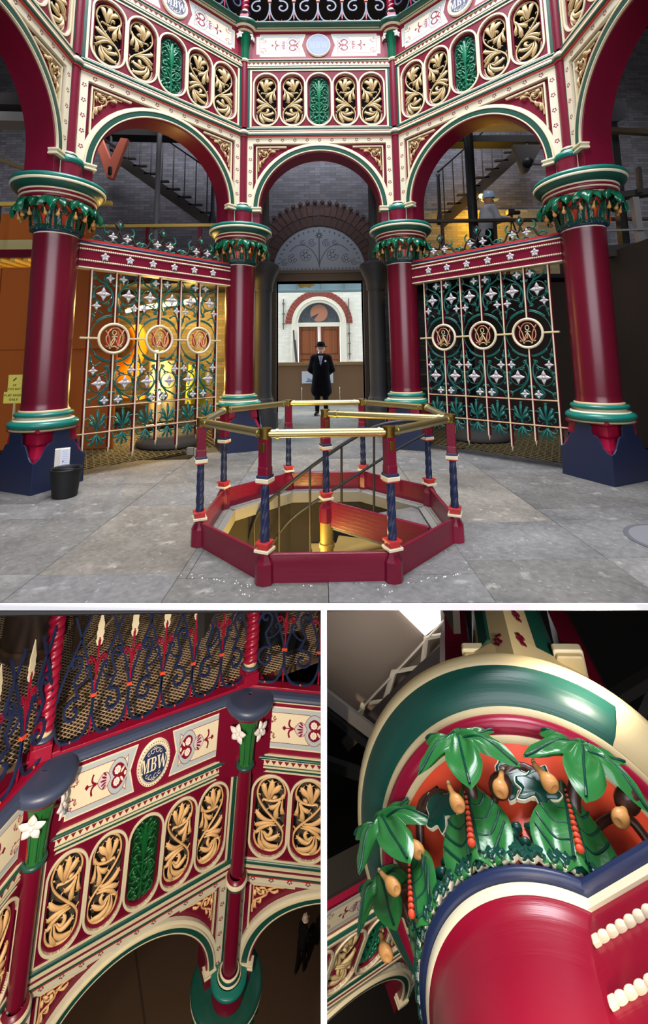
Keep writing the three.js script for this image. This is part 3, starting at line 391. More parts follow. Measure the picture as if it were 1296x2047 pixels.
const sweepY = (y0, y1, z0, z1, r) => tube3([[0, y0, z0], [0, (y0 + y1) / 2, z0 + .004], [0, y1, z1]], r, 8, 5);
function column(label, x, z, opt = {}) {
  const t = thing('column', label, 'column', 'columns of the octagon'), d = V3(-x, 0, -3.7345 - z); t.position.set(x, 0, z); t.rotation.y = Math.atan2(d.x, d.z);
  const hw = .303, b = boardShape(hw - .004), bg = ext(b, -.018, 0, .003, 4);
  for (let i = 0; i < 4; i++) { const m = P(t, 'plinth_board', bg, K.navyDark); m.rotation.y = i * Math.PI / 2; m.position.set(Math.sin(i * Math.PI / 2) * hw, 0, Math.cos(i * Math.PI / 2) * hw); }
  const sq = p => rot(lathe(p.map(([r, y]) => [r * 1.4142, y]), 4), 0, Math.PI / 4, 0).toNonIndexed(); const core = sq([[.275, 0], [.275, .31], [.268, .35], [.24, .42], [.225, .46], [.235, .48], [.235, .5], [.225, .58], [.245, .6], [.25, .62], [.235, .64], [.1, .645]]); core.computeVertexNormals(); P(t, 'plinth', core, K.crimson);
  P(t, 'base_torus', mg([lathe([[.26, .625], [.33, .64], [.35, .665], [.345, .695], [.32, .715], [.28, .72]]), lathe([[.26, .755], [.285, .762], [.295, .78], [.285, .8], [.25, .808]])]), K.teal); P(t, 'base_scotia', lathe([[.3, .715], [.298, .728], [.262, .738], [.255, .752], [.27, .762]]), K.cream); P(t, 'base_lip', mg([lathe([[.24, .6], [.33, .615], [.325, .635], [.25, .63]]), lathe([[.25, .803], [.255, .82], [.24, .83]])]), K.tan);
  P(t, 'shaft', lathe([[.25, .81], [.236, .84], [.23, .9], [.233, 1.8], [.237, 2.75], [.24, 2.82]], 64), K.maroonDark);
  capital(t, 2.855, .9, false, R8(8).map(a => [a, .3, 1.22]), R8(8).map(a => [a, 1.2]), R8(8).map(a => [a + .39, .22, 0, 1.2]));
  upperColumn(t, opt); return t;
}
// ---------------------------------------------------------------- the wrought screens between the columns
const monoTubes = (() => { // interlaced letters W and R inside a ring, about 0.13 m high
  const b = [[[-.085, .075], [-.05, .0], [-.035, -.08]], [[-.035, -.08], [-.0, -.02], [.0, .0]], [[.085, .08], [.05, .01], [.038, -.08]], [[.038, -.08], [.01, -.02], [.0, .0]], [[-.06, .055], [-.035, .09], [.0, .1], [.035, .09], [.06, .055], [.078, .0], [.07, -.045], [.045, -.075]], [[-.06, .055], [-.078, .0], [-.07, -.045], [-.045, -.075]]];
  return { red: mg(b.map((p, i) => sweep(p, i < 4 ? .0085 : .0075, .01, 12, 6))), pale: mg([sweep(spiral(0, .055, .024, .024, 0, 6.2, 14).map(q => [q[0] * .75, q[1]]), .005, .008, 18, 5), sweep([[-.022, .012], [0, .02], [.03, .015]], .005, .008, 6, 5), sweep([[0, .02], [0, -.05]], .0045, .008, 3, 5), sweep([[0, .01], [-.022, -.03], [-.035, -.07]], .0045, .008, 6, 5), sweep([[0, .01], [.022, -.03], [.035, -.07]], .0045, .008, 6, 5), sweep([[-.03, -.085], [0, -.075], [.03, -.085]], .005, .008, 6, 5), ...[-1, 1].map(s => sweep([[s * .075, -.07], [s * .06, -.078], [s * .045, -.07], [s * .04, -.1], [s * .03, -.09]], .0045, .007, 10, 5)), ...b.map(p => sweep(p.map(q => [q[0] * 1.0 + .004, q[1] + .003, .006]), .0028, .008, 12, 5))]) };
})();
const quarter = (() => { // x from the shared bar to the outer bar, y up from the medallion's middle
  const g = [], s = (p, w = .0115, h = .012, n = 18) => g.push(sweep(p, w, h, n, 5));
  const f = (a, b) => t => a + (b - a) * t;
  s(Array.from({ length: 9 }, (_, i) => { const a = .08 + i / 8 * 1.42; return [.282 * Math.cos(a), .282 * Math.sin(a)]; }), .007, .011, 14);
  s(Array.from({ length: 7 }, (_, i) => { const a = .75 + i / 6 * .72; return [.296 * Math.cos(a), .296 * Math.sin(a)]; }), .013, .012, 10);
  s(spiral(.155, .555, .105, .103, 0, 6.2832, 20), .007, .011, 30);
  s([[.075, .34], [.03, .43], [.028, .53], [.06, .62], [.12, .68], [.19, .72], [.245, .755]], f(.012, .012), .012, 22);
  s([[.06, .62], [.115, .7], [.15, .76], [.12, .81], [.07, .815], [.035, .78], [.04, .74], [.08, .72]], f(.008, .006), .011, 24);
  s(spiral(.082, .765, .045, .04, 3, 8), .013, .011, 14);
  s([[.27, .2], [.24, .33], [.2, .42], [.24, .47], [.27, .5]], .008, .01, 14); s([[.14, .3], [.2, .34], [.25, .31], [.27, .26]], f(.012, .005), .011, 12); s([[.15, .44], [.1, .43], [.055, .38], [.05, .33], ...spiral(.07, .365, .025, .008, 3.6, 9)], f(.01, .006), .011, 20);
  s([[.26, .5], [.28, .6], [.28, .68]], f(.008, .005), .01, 8); s([[.24, .78], [.27, .82], [.25, .835]], f(.008, .004), .01, 6);
  const lf = (x, y, a, k = 1) => { for (const d of [-.7, 0, .7]) g.push(sweep([[x, y, .004], [x + Math.cos(a + d) * .025 * k, y + Math.sin(a + d) * .025 * k, .012], [x + Math.cos(a + d * 1.1) * .05 * k, y + Math.sin(a + d * 1.1) * .05 * k, .004]], t => .012 * k * Math.sin(Math.PI * (t * .85 + .1)), .009, 6, 5)); };
  lf(.24, .745, .6, .9); lf(.26, .49, 1.2, .8); lf(.03, .66, 1.9, .8); lf(.22, .44, 2.2, .7); lf(.25, .3, -.9, .8); lf(.1, .44, 2.6, .7); lf(.25, .63, .5, .6);
  return mg(g);
})(), quarters = [quarter, mirX(quarter), mirY(mirX(quarter)), mirY(quarter)];
const qFlowers = [[.155, .555, 1], [.082, .765, 0], [.23, .4, 0]];
const palmUp = (() => { const g = []; for (const a of [1.5708, 1.05, 2.09, .68, 2.46]) { const L = Math.abs(a - 1.5708) < .1 ? .23 : Math.abs(a - 1.5708) < .6 ? .19 : .13; g.push(...lobe([[0, .05], [Math.cos(a) * L * .5, .05 + Math.sin(a) * L * .55], [Math.cos(a) * L * .85, .05 + Math.sin(a) * L]], .019, .014, .004)); } for (const m of [-1, 1]) { g.push(sweep([[0, .06], [m * .06, .12], [m * .1, .165], [m * .145, .16]], t => .012 * (1 - .5 * t), .012, 12, 5), sweep([[0, .05], [m * .05, .09], [m * .095, .085], [m * .1, .05], [m * .075, .04]], t => .014 * (1 - .5 * t), .012, 14, 5), sweep([[0, .03], [m * .04, .035], [m * .06, .015]], .007, .01, 6, 5)); } g.push(sweep([[0, 0], [0, .1]], .014, .014, 3, 6)); return mg(g); })();
const palmDown = (() => { const g = []; for (const a of [-1.5708, -1.0, -2.14]) g.push(...lobe([[0, -.02], [Math.cos(a) * .07, -.02 + Math.sin(a) * .08], [Math.cos(a) * .12, -.02 + Math.sin(a) * .16]], .015, .012, .004)); for (const m of [-1, 1]) g.push(sweep([[0, -.02], [m * .05, -.07], [m * .1, -.07], [m * .11, -.03], [m * .085, -.015]], t => .012 * (1 - .4 * t), .012, 14, 5), sweep([[0, -.05], [m * .05, -.11], [m * .1, -.13]], t => .01 * (1 - .5 * t), .01, 8, 5)); return mg(g); })();
const crestGeo = (() => { const iron = [], teal = []; const dm = new THREE.Shape(); dm.moveTo(0, .18); dm.lineTo(.055, .255); dm.lineTo(0, .325); dm.lineTo(-.055, .255); const h = new THREE.Path(); h.moveTo(0, .205); h.lineTo(-.035, .255); h.lineTo(0, .298); h.lineTo(.035, .255); dm.holes.push(h); iron.push(ext(dm, -.012, .012, .003)); teal.push(...lobe([[0, .2], [0, .24], [0, .29]], .018, .014, 0)); for (const m of [-1, 1]) { iron.push(sweep([[0, .19], [m * .03, .12], [m * .1, .16], [m * .16, .12], [m * .2, .04], [m * .26, .02]], .011, .011, 20, 5)); teal.push(sweep([[m * .12, .13], [m * .17, .15], [m * .175, .2], [m * .145, .235]], t => .015 * (1 - .7 * t), .012, 12, 5), sweep([[m * .2, .05], [m * .25, .08], [m * .29, .05], [m * .27, .02]], .01, .01, 10, 5), sweep([[m * .02, .02], [m * .06, .045], [m * .11, .02], [m * .17, .03]], .011, .01, 10, 5)); } return { iron: mg(iron), teal: mg(teal) }; })();
const beadRow = (x0, x1, y, z, r, n) => mg(Array.from({ length: n }, (_, i) => new THREE.SphereGeometry(r, 8, 6).translate(x0 + (x1 - x0) * (i + .5) / n, y, z)));
function ironScreen(label) {
  const t = thing('iron_screen', label, 'screen', 'wrought iron screens between the columns'), X = 1.075, B = i => -.9 + .2975 * i;
  P(t, 'lintel', bx(-X, X, 2.5, 2.8, -.06, .06), K.maroon); P(t, 'lintel_cap', mg([rollX(-X, X, 2.81, .04, .035, .022), bx(-X, X, 2.795, 2.83, -.06, .04)]), K.navy); P(t, 'cap_strip', bx(-X, X, 2.83, 2.86, -.05, .05), K.red); P(t, 'lintel_line', mg([bx(-X, X, 2.775, 2.792, -.06, .068), rbx(-X, X, 2.488, 2.506, -.07, .075, .005)]), K.cream);
  P(t, 'bead_row', beadRow(-X, X, 2.728, .066, .013, 84), K.cream).userData.kind = 'stuff'; P(t, 'bead_row', beadRow(-X, X, 2.588, .066, .013, 84), K.cream).userData.kind = 'stuff';
  for (let i = 0; i < 6; i++) P(t, 'star_flower', starFlower, K.silver, 'silver five-petalled flower').position.set(-.775 + i * .308, 2.655, .055);
  for (let i = 0; i < 7; i++) { const odd = i % 2, lo = odd ? .3 : .2, segs = odd ? [[lo, 1.637 - .185], [1.637 + .185, 2.49]] : [[lo, 2.49]]; const b = P(t, 'bar', mg(segs.map(([a, c]) => bx(B(i) - .012, B(i) + .012, a, c, -.04, .014))), K.maroon); P(b, 'bar_face', mg(segs.map(([a, c]) => rbx(B(i) - .0085, B(i) + .0085, a, c, .006, .022, .004))), K.cream); P(b, 'spike', tr(new THREE.ConeGeometry(.016, .07, 6).rotateX(Math.PI), B(i), lo - .03, 0), K.cream); }
  for (const [y, x0, x1] of [[.805, B(0), B(6)], [.495, -1.0, .98]]) { const r = P(t, 'rail', bx(x0, x1, y - .013, y + .013, -.04, .016), K.maroon); P(r, 'rail_face', rbx(x0, x1, y - .007, y + .007, .008, .024, .004), K.tan); }
  for (const [a, b] of [[-1.0, -.788], [-.418, -.19], [.18, .405], [.775, .96]]) P(t, 'rail', rbx(a, b, 1.625, 1.649, -.02, .03, .006), K.tan);
  for (let m = 0; m < 3; m++) { const c = P(t, 'medallion', tr(new THREE.TorusGeometry(.182, .017, 10, 48), 0, 0, .02), K.cream, 'round medallion with interlaced red letters'); c.position.set(-.6025 + m * .595, 1.637, 0); P(c, 'medallion_rim', ext(ring(0, 0, .18, .16), -.03, .01), K.maroon); { const a = P(c, 'monogram', monoTubes.red, K.red), b = P(c, 'monogram_line', monoTubes.pale, K.tan); a.position.z = .02; b.position.z = .026; a.scale.setScalar(1.3); b.scale.setScalar(1.3); } }
  for (let m = 0; m < 3; m++) for (let q = 0; q < 4; q++) { const cx = -.6025 + m * .595, s = P(t, 'scrollwork', quarters[q], K.tealDark); s.position.set(cx, 1.637, 0); const sx = q === 0 || q === 3 ? 1 : -1, sy = q < 2 ? 1 : -1; for (const [x, y, big] of qFlowers) P(s, 'rosette', big ? quadFlower : quadSmall, K.silver).position.set(sx * x, sy * y, .01); }
  for (let i = 0; i < 6; i++) { P(t, 'palmette', palmUp, K.tealDark).position.set((B(i) + B(i + 1)) / 2, .5, .01); P(t, 'pendant_leaf', palmDown, K.tealDark).position.set((B(i) + B(i + 1)) / 2, .49, .01); }
  for (let i = 0; i < 3; i++) { const c = P(t, 'cresting', crestGeo.iron, K.ironBrown); c.position.set(-.595 + i * .59, 2.85, 0); c.scale.set(1.08, 1.08, 1.5); P(c, 'crest_leaf', crestGeo.teal, K.teal); for (const s of [-1, 1]) P(c, 'crest_flower', quadSmall, K.silver).position.set(s * .085, .085, .012); }
  return t;
}
// ---------------------------------------------------------------- gallery railing of ogee loops, scrolls and leaf-headed spears
const flat = (p, w = .0115, d = .013, n = 24) => sweep(p, w, d, n, 4, true);
function railingGeo(mw) { // one module mw wide, from one spear to the next
  const h = mw / 2, loop = [], L = m => [[0, .025], [m * h * .55, .05], [m * h * .93, .2], [m * h * .96, .4], [m * h * .7, .62], [m * h * .25, .86], [0, .98], [-m * h * .45, 1.2]];
  loop.push(flat(L(1)), flat(L(-1)));
  const S = flat([...spiral(-h * .02, .3, .014, h * .6, 8.2, 1.2, 22), [-h * .15, .56], [h * .1, .66], ...spiral(-h * .16, .75, h * .34, .012, -.1, 6.4, 16)], .0125, .014, 80), S2 = flat([[-h * .12, .53], [h * .2, .53], [h * .5, .58], ...spiral(h * .5, .66, h * .24, .01, -1, 5, 10)], .0075, .011, 26);
  return { loop: mg(loop), S: mg([S, S2]), SM: mirX(mg([S, S2])) };
}
const spearGeo = { bar: mg([bx(-.009, .009, .06, .95, -.009, .009), tr(new THREE.ConeGeometry(.016, .05, 6).rotateX(Math.PI), 0, .05, 0), tr(new THREE.ConeGeometry(.02, .25, 6).rotateX(Math.PI), 0, .8, 0)]), curls: mg([-1, 1].map(m => flat([[m * .012, .62], [m * .03, .74], [m * .075, .78], ...spiral(m * .075, .745, .035, .008, 1.57, 1.57 - m * 6, 12)], .006, .014, 24))), leaf: ext((() => { const s = new THREE.Shape(); s.moveTo(0, .86); for (const [x, y] of [[.03, .88], [.045, .92], [.034, .95], [.046, .99], [.036, 1.03], [.04, 1.07], [.022, 1.13], [0, 1.22], [-.022, 1.13], [-.04, 1.07], [-.036, 1.03], [-.046, .99], [-.034, .95], [-.045, .92], [-.03, .88]]) s.lineTo(x, y); return s; })(), -.008, .008, .004), clamp: rbx(-.032, .032, .395, .425, -.02, .026, .004) };
function twist(r, y0, y1, turns, lobes, amp, nu = 30, nv = 80) { return surf((u, v) => { const a = -u * 6.2832, q = r * (1 + amp * Math.abs(Math.cos((lobes * a + v * turns * 6.2832) / 2))) * (1 - .15 * v); return [Math.cos(a) * q, y0 + (y1 - y0) * v, Math.sin(a) * q]; }, nu, nv); }
const newelGeo = { base: mg([rbx(-.075, .075, 0, .13, -.075, .075, .006), rbx(-.06, .06, .12, .17, -.06, .06, .01), rbx(-.14, .14, 0, .03, -.05, .05, .008)]), ring: lathe([[.05, .16], [.085, .165], [.09, .185], [.07, .2], [.05, .205]], 24), cream: lathe([[.06, .2], [.066, .21], [.06, .235], [.05, .24]], 24), twist: twist(.05, .235, 1.3, 12, 2, .5, 36, 220) };
function galleryRailing(label, n, width, newels, col = {}) {
  const t = thing('gallery_railing', label, 'railing', 'scrolled gallery railings'), mw = width / n, g = railingGeo(mw);
  for (let i = 0; i < n; i++) { const x = -width / 2 + mw * (i + .5), l = P(t, 'loop', g.loop, col.loop || K.navy); l.position.x = x; P(l, 'scroll', i % 2 ? g.SM : g.S, col.loop || K.navy); P(l, 'rivet', new THREE.SphereGeometry(.012, 10, 8).translate(0, .035, .018), K.orange); if (i) { const s = P(t, 'spear', spearGeo.bar, K.crimson); s.position.x = x - mw / 2; P(s, 'spear_curl', spearGeo.curls, K.crimson); P(s, 'spear_leaf', spearGeo.leaf, K.cream); P(s, 'clamp', spearGeo.clamp, K.orange); } }
  for (const x of newels) { const p = P(t, 'newel', newelGeo.twist, K.crimson); p.position.x = x; p.scale.set(col.newel || 1, 1, col.newel || 1); P(p, 'newel_base', newelGeo.base, K.crimson); P(p, 'newel_ring', newelGeo.ring, K.slate); P(p, 'newel_collar', newelGeo.cream, K.tan); }
  return t;
}
// ---------------------------------------------------------------- the setting
function rayDir(x, y) { return CF.clone().addScaledVector(CR, (x - 648) / FOC).addScaledVector(CU, -(y - PY) / FOC); }
const at = (x, y, z) => { const d = rayDir(x, y); return EYE.clone().addScaledVector(d, (z - EYE.z) / d.z).toArray(); };
const onFloor = (x, y, h = 0) => { const d = rayDir(x, y); return EYE.clone().addScaledVector(d, (h - EYE.y) / d.y).toArray(); };
// stone colours
const stoneTex = pixTex(512, (u, v) => { const n = fbm(u * 5, v * 5, 5, 5), f = fbm(u * 60, v * 60, 60, 2), w = fbm(u * 14 + 3, v * 14, 14, 3); let a = 143 + 60 * (n - .5) + 34 * (f - .5); if (w > .66) a += 90 * (w - .66) * f * 3; if (fbm(u * 90, v * 90, 90, 1) > .93) a += 45; return [a * 1.0, a * .985, a * .95]; });
const stoneBump = pixTex(256, (u, v) => { const a = 110 + 90 * (fbm(u * 30, v * 30, 30, 3) - .5) + 50 * (fbm(u * 6, v * 6, 6, 3) - .5); return [a, a, a]; }, false);
const stones = [0xc2c4c4, 0xb2b3b2, 0xcac6bd, 0xb9bcc0].map((c, i) => { const t = stoneTex.clone(); t.offset.set(i * .27, i * .41); t.needsUpdate = true; return mat(c, .72, { map: t, bumpMap: stoneBump, bumpScale: .003 }); });
const brickTex = (b, m, j, v = 1) => canvasTex(512, 512, (x, w) => { x.fillStyle = m; x.fillRect(0, 0, w, w); const R = 16, Cn = 5, bh = w / R, bw = w / Cn; seed = j; for (let r = 0; r < R; r++) for (let c = -1; c <= Cn; c++) { const k = 1 + (rr(.7, 1.25) - 1) * v, col = new THREE.Color(b); x.fillStyle = '#' + new THREE.Color(col.r * k, col.g * k, col.b * k).getHexString(); x.fillRect(c * bw + (r % 2) * bw / 2 + 1.5, r * bh + 1.5, bw - 3, bh - 3); } for (let i = 0; i < 1500; i++) { x.fillStyle = `rgba(${rnd() > .5 ? '255,250,240' : '0,0,0'},${rr(.02, .12)})`; x.fillRect(rnd() * w, rnd() * w, rr(1, 7), rr(1, 4)); } });
const brickDark = brickTex('#56555a', '#343334', 11), brickWarm = brickTex('#8d8467', '#6a6149', 12), brickWhite = brickTex('#ece8d8', '#dcd6c2', 13, .25), brickRed = brickTex('#4a3029', '#2a1d19', 14);
const reps = (t, x, y) => { const q = t.clone(); q.repeat.set(x, y); q.needsUpdate = true; return q; };
const bmat = (t, x, y, r = .85, o = {}) => mat(0xffffff, r, { map: reps(t, x, y), bumpMap: reps(t, x, y), bumpScale: .006, ...o });
const planeXY = (x0, x1, y0, y1, z, d = .3) => uvBox(bx(x0, x1, y0, y1, z - d, z), 0, 0, 1, 1);
// polygons
const clipHalf = (p, nx, ny, d) => { const o = []; for (let i = 0; i < p.length; i++) { const a = p[i], b = p[(i + 1) % p.length], sa = nx * a[0] + ny * a[1] - d, sb = nx * b[0] + ny * b[1] - d; if (sa <= 0) o.push(a); if ((sa < 0 && sb > 0) || (sa > 0 && sb < 0)) { const f = sa / (sa - sb); o.push([a[0] + (b[0] - a[0]) * f, a[1] + (b[1] - a[1]) * f]); } } return o; };
const area = p => p.reduce((s, a, i) => { const b = p[(i + 1) % p.length]; return s + a[0] * b[1] - b[0] * a[1]; }, 0) / 2;
const octo = (cx, cz, ap) => Array.from({ length: 8 }, (_, i) => { const a = i * Math.PI / 4; return [Math.sin(a), Math.cos(a), ap + Math.sin(a) * cx + Math.cos(a) * cz]; });
const outsideOf = (p, hp) => { const out = []; let r = p; for (const [nx, ny, d] of hp) { if (r.length < 3) break; const o = clipHalf(r, -nx, -ny, -d); if (o.length > 2 && Math.abs(area(o)) > 1e-4) out.push(o); r = clipHalf(r, nx, ny, d); } return out; };
const slabGeo = (polys, y0, y1, ins = .004) => mg(polys.map(p => { const q = poly((area(p) < 0 ? [...p].reverse() : p).map(([x, z]) => [x, -z])); const g = new THREE.ExtrudeGeometry(poly(p.map(([x, z]) => [x, -z])), { depth: y1 - y0 - .004, bevelEnabled: true, bevelSize: ins, bevelOffset: -ins - .002, bevelThickness: .004, bevelSegments: 1 }); return rot(g, -Math.PI / 2, 0, 0).translate(0, y0, 0); }));
const CZ = -3.7345, RX = .025, RZ = -3.807, RAP = .954;
const wellHP = octo(RX, RZ, RAP - .06), octHP = octo(0, CZ, 3.53);
const e0 = onFloor(0, 1207), e1 = onFloor(1296, 1207), en = [-(e1[2] - e0[2]), e1[0] - e0[0]], el = Math.hypot(...en), EN = [en[0] / el, en[1] / el]; const ED = EN[0] * e0[0] + EN[1] * e0[2];
const edgeZ = x => e0[2] + (x - e0[0]) * (e1[2] - e0[2]) / (e1[0] - e0[0]);
{
  const fl = structGroup('floor'), xs = [-5.2, -3.7, -2.77, -1.847, -.925, .02, .945, 1.89, 2.83, 3.8, 5.2]; seed = 21;
  const rows = [[-2, -2.985, -4.62, -5.7, -6.9], [-2, -3.35, -4.4, -5.06, -6.3], [-2, -3.0, -4.0, -5.06, -6.2], [-2, -2.985, -4.3, -5.06, -6.1, -7.4, -8.6, -10, -11.4, -13.2], [-2, -3.4, -4.6, -5.5, -6.7, -7.9, -9.2, -10.6, -12, -13.2], [-2, -3.76, -5, -6.1, -7.2, -8.4, -9.6, -11, -13.2], [-2, -3.1, -3.765, -5.4, -6.4, -7.6, -8.8, -10.2, -11.8, -13.2], [-2, -3.1, -4.05, -5.3, -6.6], [-2, -3.3, -4.05, -5.4, -6.6], [-2, -3.6, -5, -6.4]];
  for (let c = 0; c < 10; c++) for (let r = 0; r + 1 < rows[c].length; r++) {
    let p = [[xs[c], rows[c][r]], [xs[c + 1], rows[c][r]], [xs[c + 1], rows[c][r + 1]], [xs[c], rows[c][r + 1]]];
    p = clipHalf(p, EN[0], EN[1], ED - .012); if (p.length < 3) continue;
    let ps = outsideOf(clipHalf(clipHalf(p, 1, 0, 1.5), -1, 0, 1.5), octHP); let ins = p; for (const h of octHP) ins = clipHalf(ins, ...h); ps.push(ins);
    if (ins.length > 2 && Math.abs(area(ins)) > .98 * Math.abs(area(p))) ps = [p]; else if (ins.length < 3 && ps.length) ps = [clipHalf(clipHalf(p, 1, 0, 1.5), -1, 0, 1.5)];
    let whole = ps.length === 1; ps = ps.filter(q => q.length > 2 && Math.abs(area(q)) > .002).flatMap(q => { let c = q; for (const h of wellHP) c = clipHalf(c, ...h); if (c.length < 3 || Math.abs(area(c)) < 1e-3) return [q]; whole = false; return outsideOf(q, wellHP); }); if (!ps.length) continue;
    const m = P(fl, 'flagstone', uvBox2(slabGeo(ps, -.035, 0, whole ? .004 : 0)), stones[Math.floor(rnd() * 4)]); m.position.y = rr(-.002, 0);
  }
  struct('floor_bed', uvBox2(slabGeo(outsideOf([[-12, -2.61], [12, -2.61], [12, -20], [-12, -20]], wellHP), -.04, -.037, 0)), K.nearBlack);
}
function uvBox2(g) { const n = norm(g), p = n.attributes.position; for (let i = 0; i < p.count; i++) n.attributes.uv.setXY(i, p.getX(i) / 1.7 + p.getY(i), p.getZ(i) / 1.7); return n; }
// the cut front of the floor slab and the partition below it, painted white
{
  const pl = [EN[0], EN[1], ED], onEdge = (x, y) => { const d = rayDir(x, y), t = (pl[2] - EN[0] * EYE.x - EN[1] * EYE.z) / (EN[0] * d.x + EN[1] * d.z); return EYE.clone().addScaledVector(d, t); };
  const quadPrism = (a, b, c, d, n, n2) => { const f = [a, b, c, d], k = f.map((p, i) => p.clone().add(i > 1 && n2 ? n2 : n)), v = [...f, ...k].flatMap(p => p.toArray()); const g = new THREE.BufferGeometry(); g.setAttribute('position', new THREE.Float32BufferAttribute(v, 3)); g.setIndex([0, 1, 2, 0, 2, 3, 5, 4, 7, 5, 7, 6, 4, 0, 3, 4, 3, 7, 1, 5, 6, 1, 6, 2, 3, 2, 6, 3, 6, 7, 4, 5, 1, 4, 1, 0]); const q = g.toNonIndexed(); q.computeVertexNormals(); return q; };
  struct('trim_1', quadPrism(onEdge(-700, 1220), onEdge(2000, 1220), onEdge(2000, 1207.6), onEdge(-700, 1207.6), V3(0, 0, -.01)), K.plaster);
  struct('wall_partition', quadPrism(onEdge(641.5, 2200), onEdge(654, 2200), onEdge(654, 1219), onEdge(641.5, 1219), V3(.0057, .0, -12), V3(.0057, -6.8, -12)), K.plaster);
}
// building shell: walls, roof and an added lower storey that block the sky
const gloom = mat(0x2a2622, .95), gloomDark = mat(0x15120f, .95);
struct('wall_left', bx(-10.3, -10, -20, 14.6, -10.2, 4.8), bmat(brickDark, .6, 1.1)); struct('wall_right', bx(10, 10.3, -20, 14.6, -10.2, 4.8), bmat(brickDark, .6, 1.1)); struct('wall_front', bx(-10.3, 10.3, -20, 14.6, 4.5, 4.8), gloom); struct('wall_added_lower_side', mg([bx(-10.3, -10, -20, -.06, -26, -10), bx(10, 10.3, -20, -.06, -26, -10), bx(-10.3, 10.3, -.3, -.06, -26, -16)]), gloom);
struct('ceiling_added_aisle', mg([bx(-10.2, 10.2, 9.4, 9.6, -9.85, -7.7), bx(-10.2, -4.8, 9.4, 9.6, -7.7, 2), bx(4.8, 10.2, 9.4, 9.6, -7.7, 2)]), gloom); struct('ceiling', bx(-10.3, 10.3, 14.3, 14.6, -10.1, 4.8), gloom); struct('wall_added_lower_back', bx(-10.3, 10.3, -20, -.2, -26.3, -26), gloom); struct('floor_added_lower', bx(-10.3, 10.3, -20.3, -20, -26.3, 4.8), gloomDark);  // added aisle ceiling, out of view, darkens the back wall and aisles
{ // back wall with the doorway arch
  const s = poly([[-10.3, -.06], [-1.03, -.06], [-1.03, 3.12], [.95, 3.12], [.95, -.06], [10.3, -.06], [10.3, 14.6], [-10.3, 14.6]]); const g = uvBox(ext(s, -.4, 0), 0, 0, 1, 1); g.translate(0, 0, -9.8); struct('wall_back', g, bmat(brickDark, .8, .95, .8));
  const arch = structGroup('trim_2'); const ra = bmat(brickRed, 1, 1.2);
  const vous = (ri, ro, n, z, m, y0 = 3.34) => { for (let i = 0; i < n; i++) P(arch, 'voussoir', ext(arcRing(-.04, y0, ro, ri, Math.PI * i / n + .006, Math.PI * (i + 1) / n - .006), 0, .06 + .008 * (i % 2), .004, 3).translate(0, 0, z), m); };
  vous(1.32, 1.6, 32, -9.83, ra); vous(1.08, 1.3, 26, -9.83, mat(0x38211c, .8)); for (let i = 0; i < 30; i++) { const a = Math.PI * (i + .5) / 30; P(arch, 'dentil', rot(bx(-.035, .035, -.035, .035, 0, .07), 0, 0, a + .78).translate(-.04 + Math.cos(a) * 1.66, 3.34 + Math.sin(a) * 1.66, -9.8), ra); }
  const tym = canvasTex(1024, 512, (x, w, h) => { x.fillStyle = '#6f7780'; x.fillRect(0, 0, w, h); x.fillStyle = x.strokeStyle = '#30353b'; const c = w / 2; for (let i = 0; i <= 24; i++) { const a = Math.PI * i / 24, R = 455; for (const d of [-8, 8]) for (const e of [-8, 8]) { x.beginPath(); x.arc(c + Math.cos(a) * (R + d) , h - 40 - Math.sin(a) * (R + e) * .95, 6, 0, 7); x.fill(); } } for (let i = 0; i < 22; i++) { for (const d of [0, 14]) { x.fillRect(60 + i * 41, h - 46 + d, 10, 9); x.fillRect(74 + i * 41, h - 46 + d, 10, 9); } } x.lineWidth = 9; for (const m of [-1, 1]) { x.beginPath(); x.moveTo(c, h - 60); x.bezierCurveTo(c + m * 20, h - 220, c + m * 180, h - 420, c + m * 330, h - 230); x.stroke(); x.lineWidth = 6; for (const [a, b, r] of [[150, 190, 62], [300, 150, 48], [80, 330, 40], [180, 330, 30], [390, 110, 34]]) { x.beginPath(); x.arc(c + m * a, h - b, r, 0, 5.3); x.stroke(); for (let k = 0; k < 6; k++) { x.beginPath(); x.ellipse(c + m * a + Math.cos(k) * r * .5, h - b + Math.sin(k) * r * .5, r * .26, r * .13, k, 0, 7); x.fill(); } } x.lineWidth = 9; } x.fillRect(c - 6, h - 400, 12, 350); for (let k = 0; k < 8; k++) { const a = k * .785; x.beginPath(); x.ellipse(c + Math.cos(a) * 26, h - 415 + Math.sin(a) * 26, 16, 8, a, 0, 7); x.fill(); } });
  struct('window_1', uvBox(ext(arcRing(-.04, 3.33, 1.06, .001), -.02, .02).translate(0, 0, -9.8), -1.1, 3.33, 2.12, 1.06), mat(0xffffff, .6, { map: tym }));
  struct('trim_3', mg([rbx(-1.14, -1.03, 0, 3.22, -10.2, -9.74), rbx(.95, 1.06, 0, 3.22, -10.2, -9.74), rbx(-1.14, 1.06, 3.12, 3.33, -10.2, -9.74), rbx(-1.2, 1.12, 3.28, 3.36, -9.9, -9.7)]), mat(0x4a3e30, .7));
}
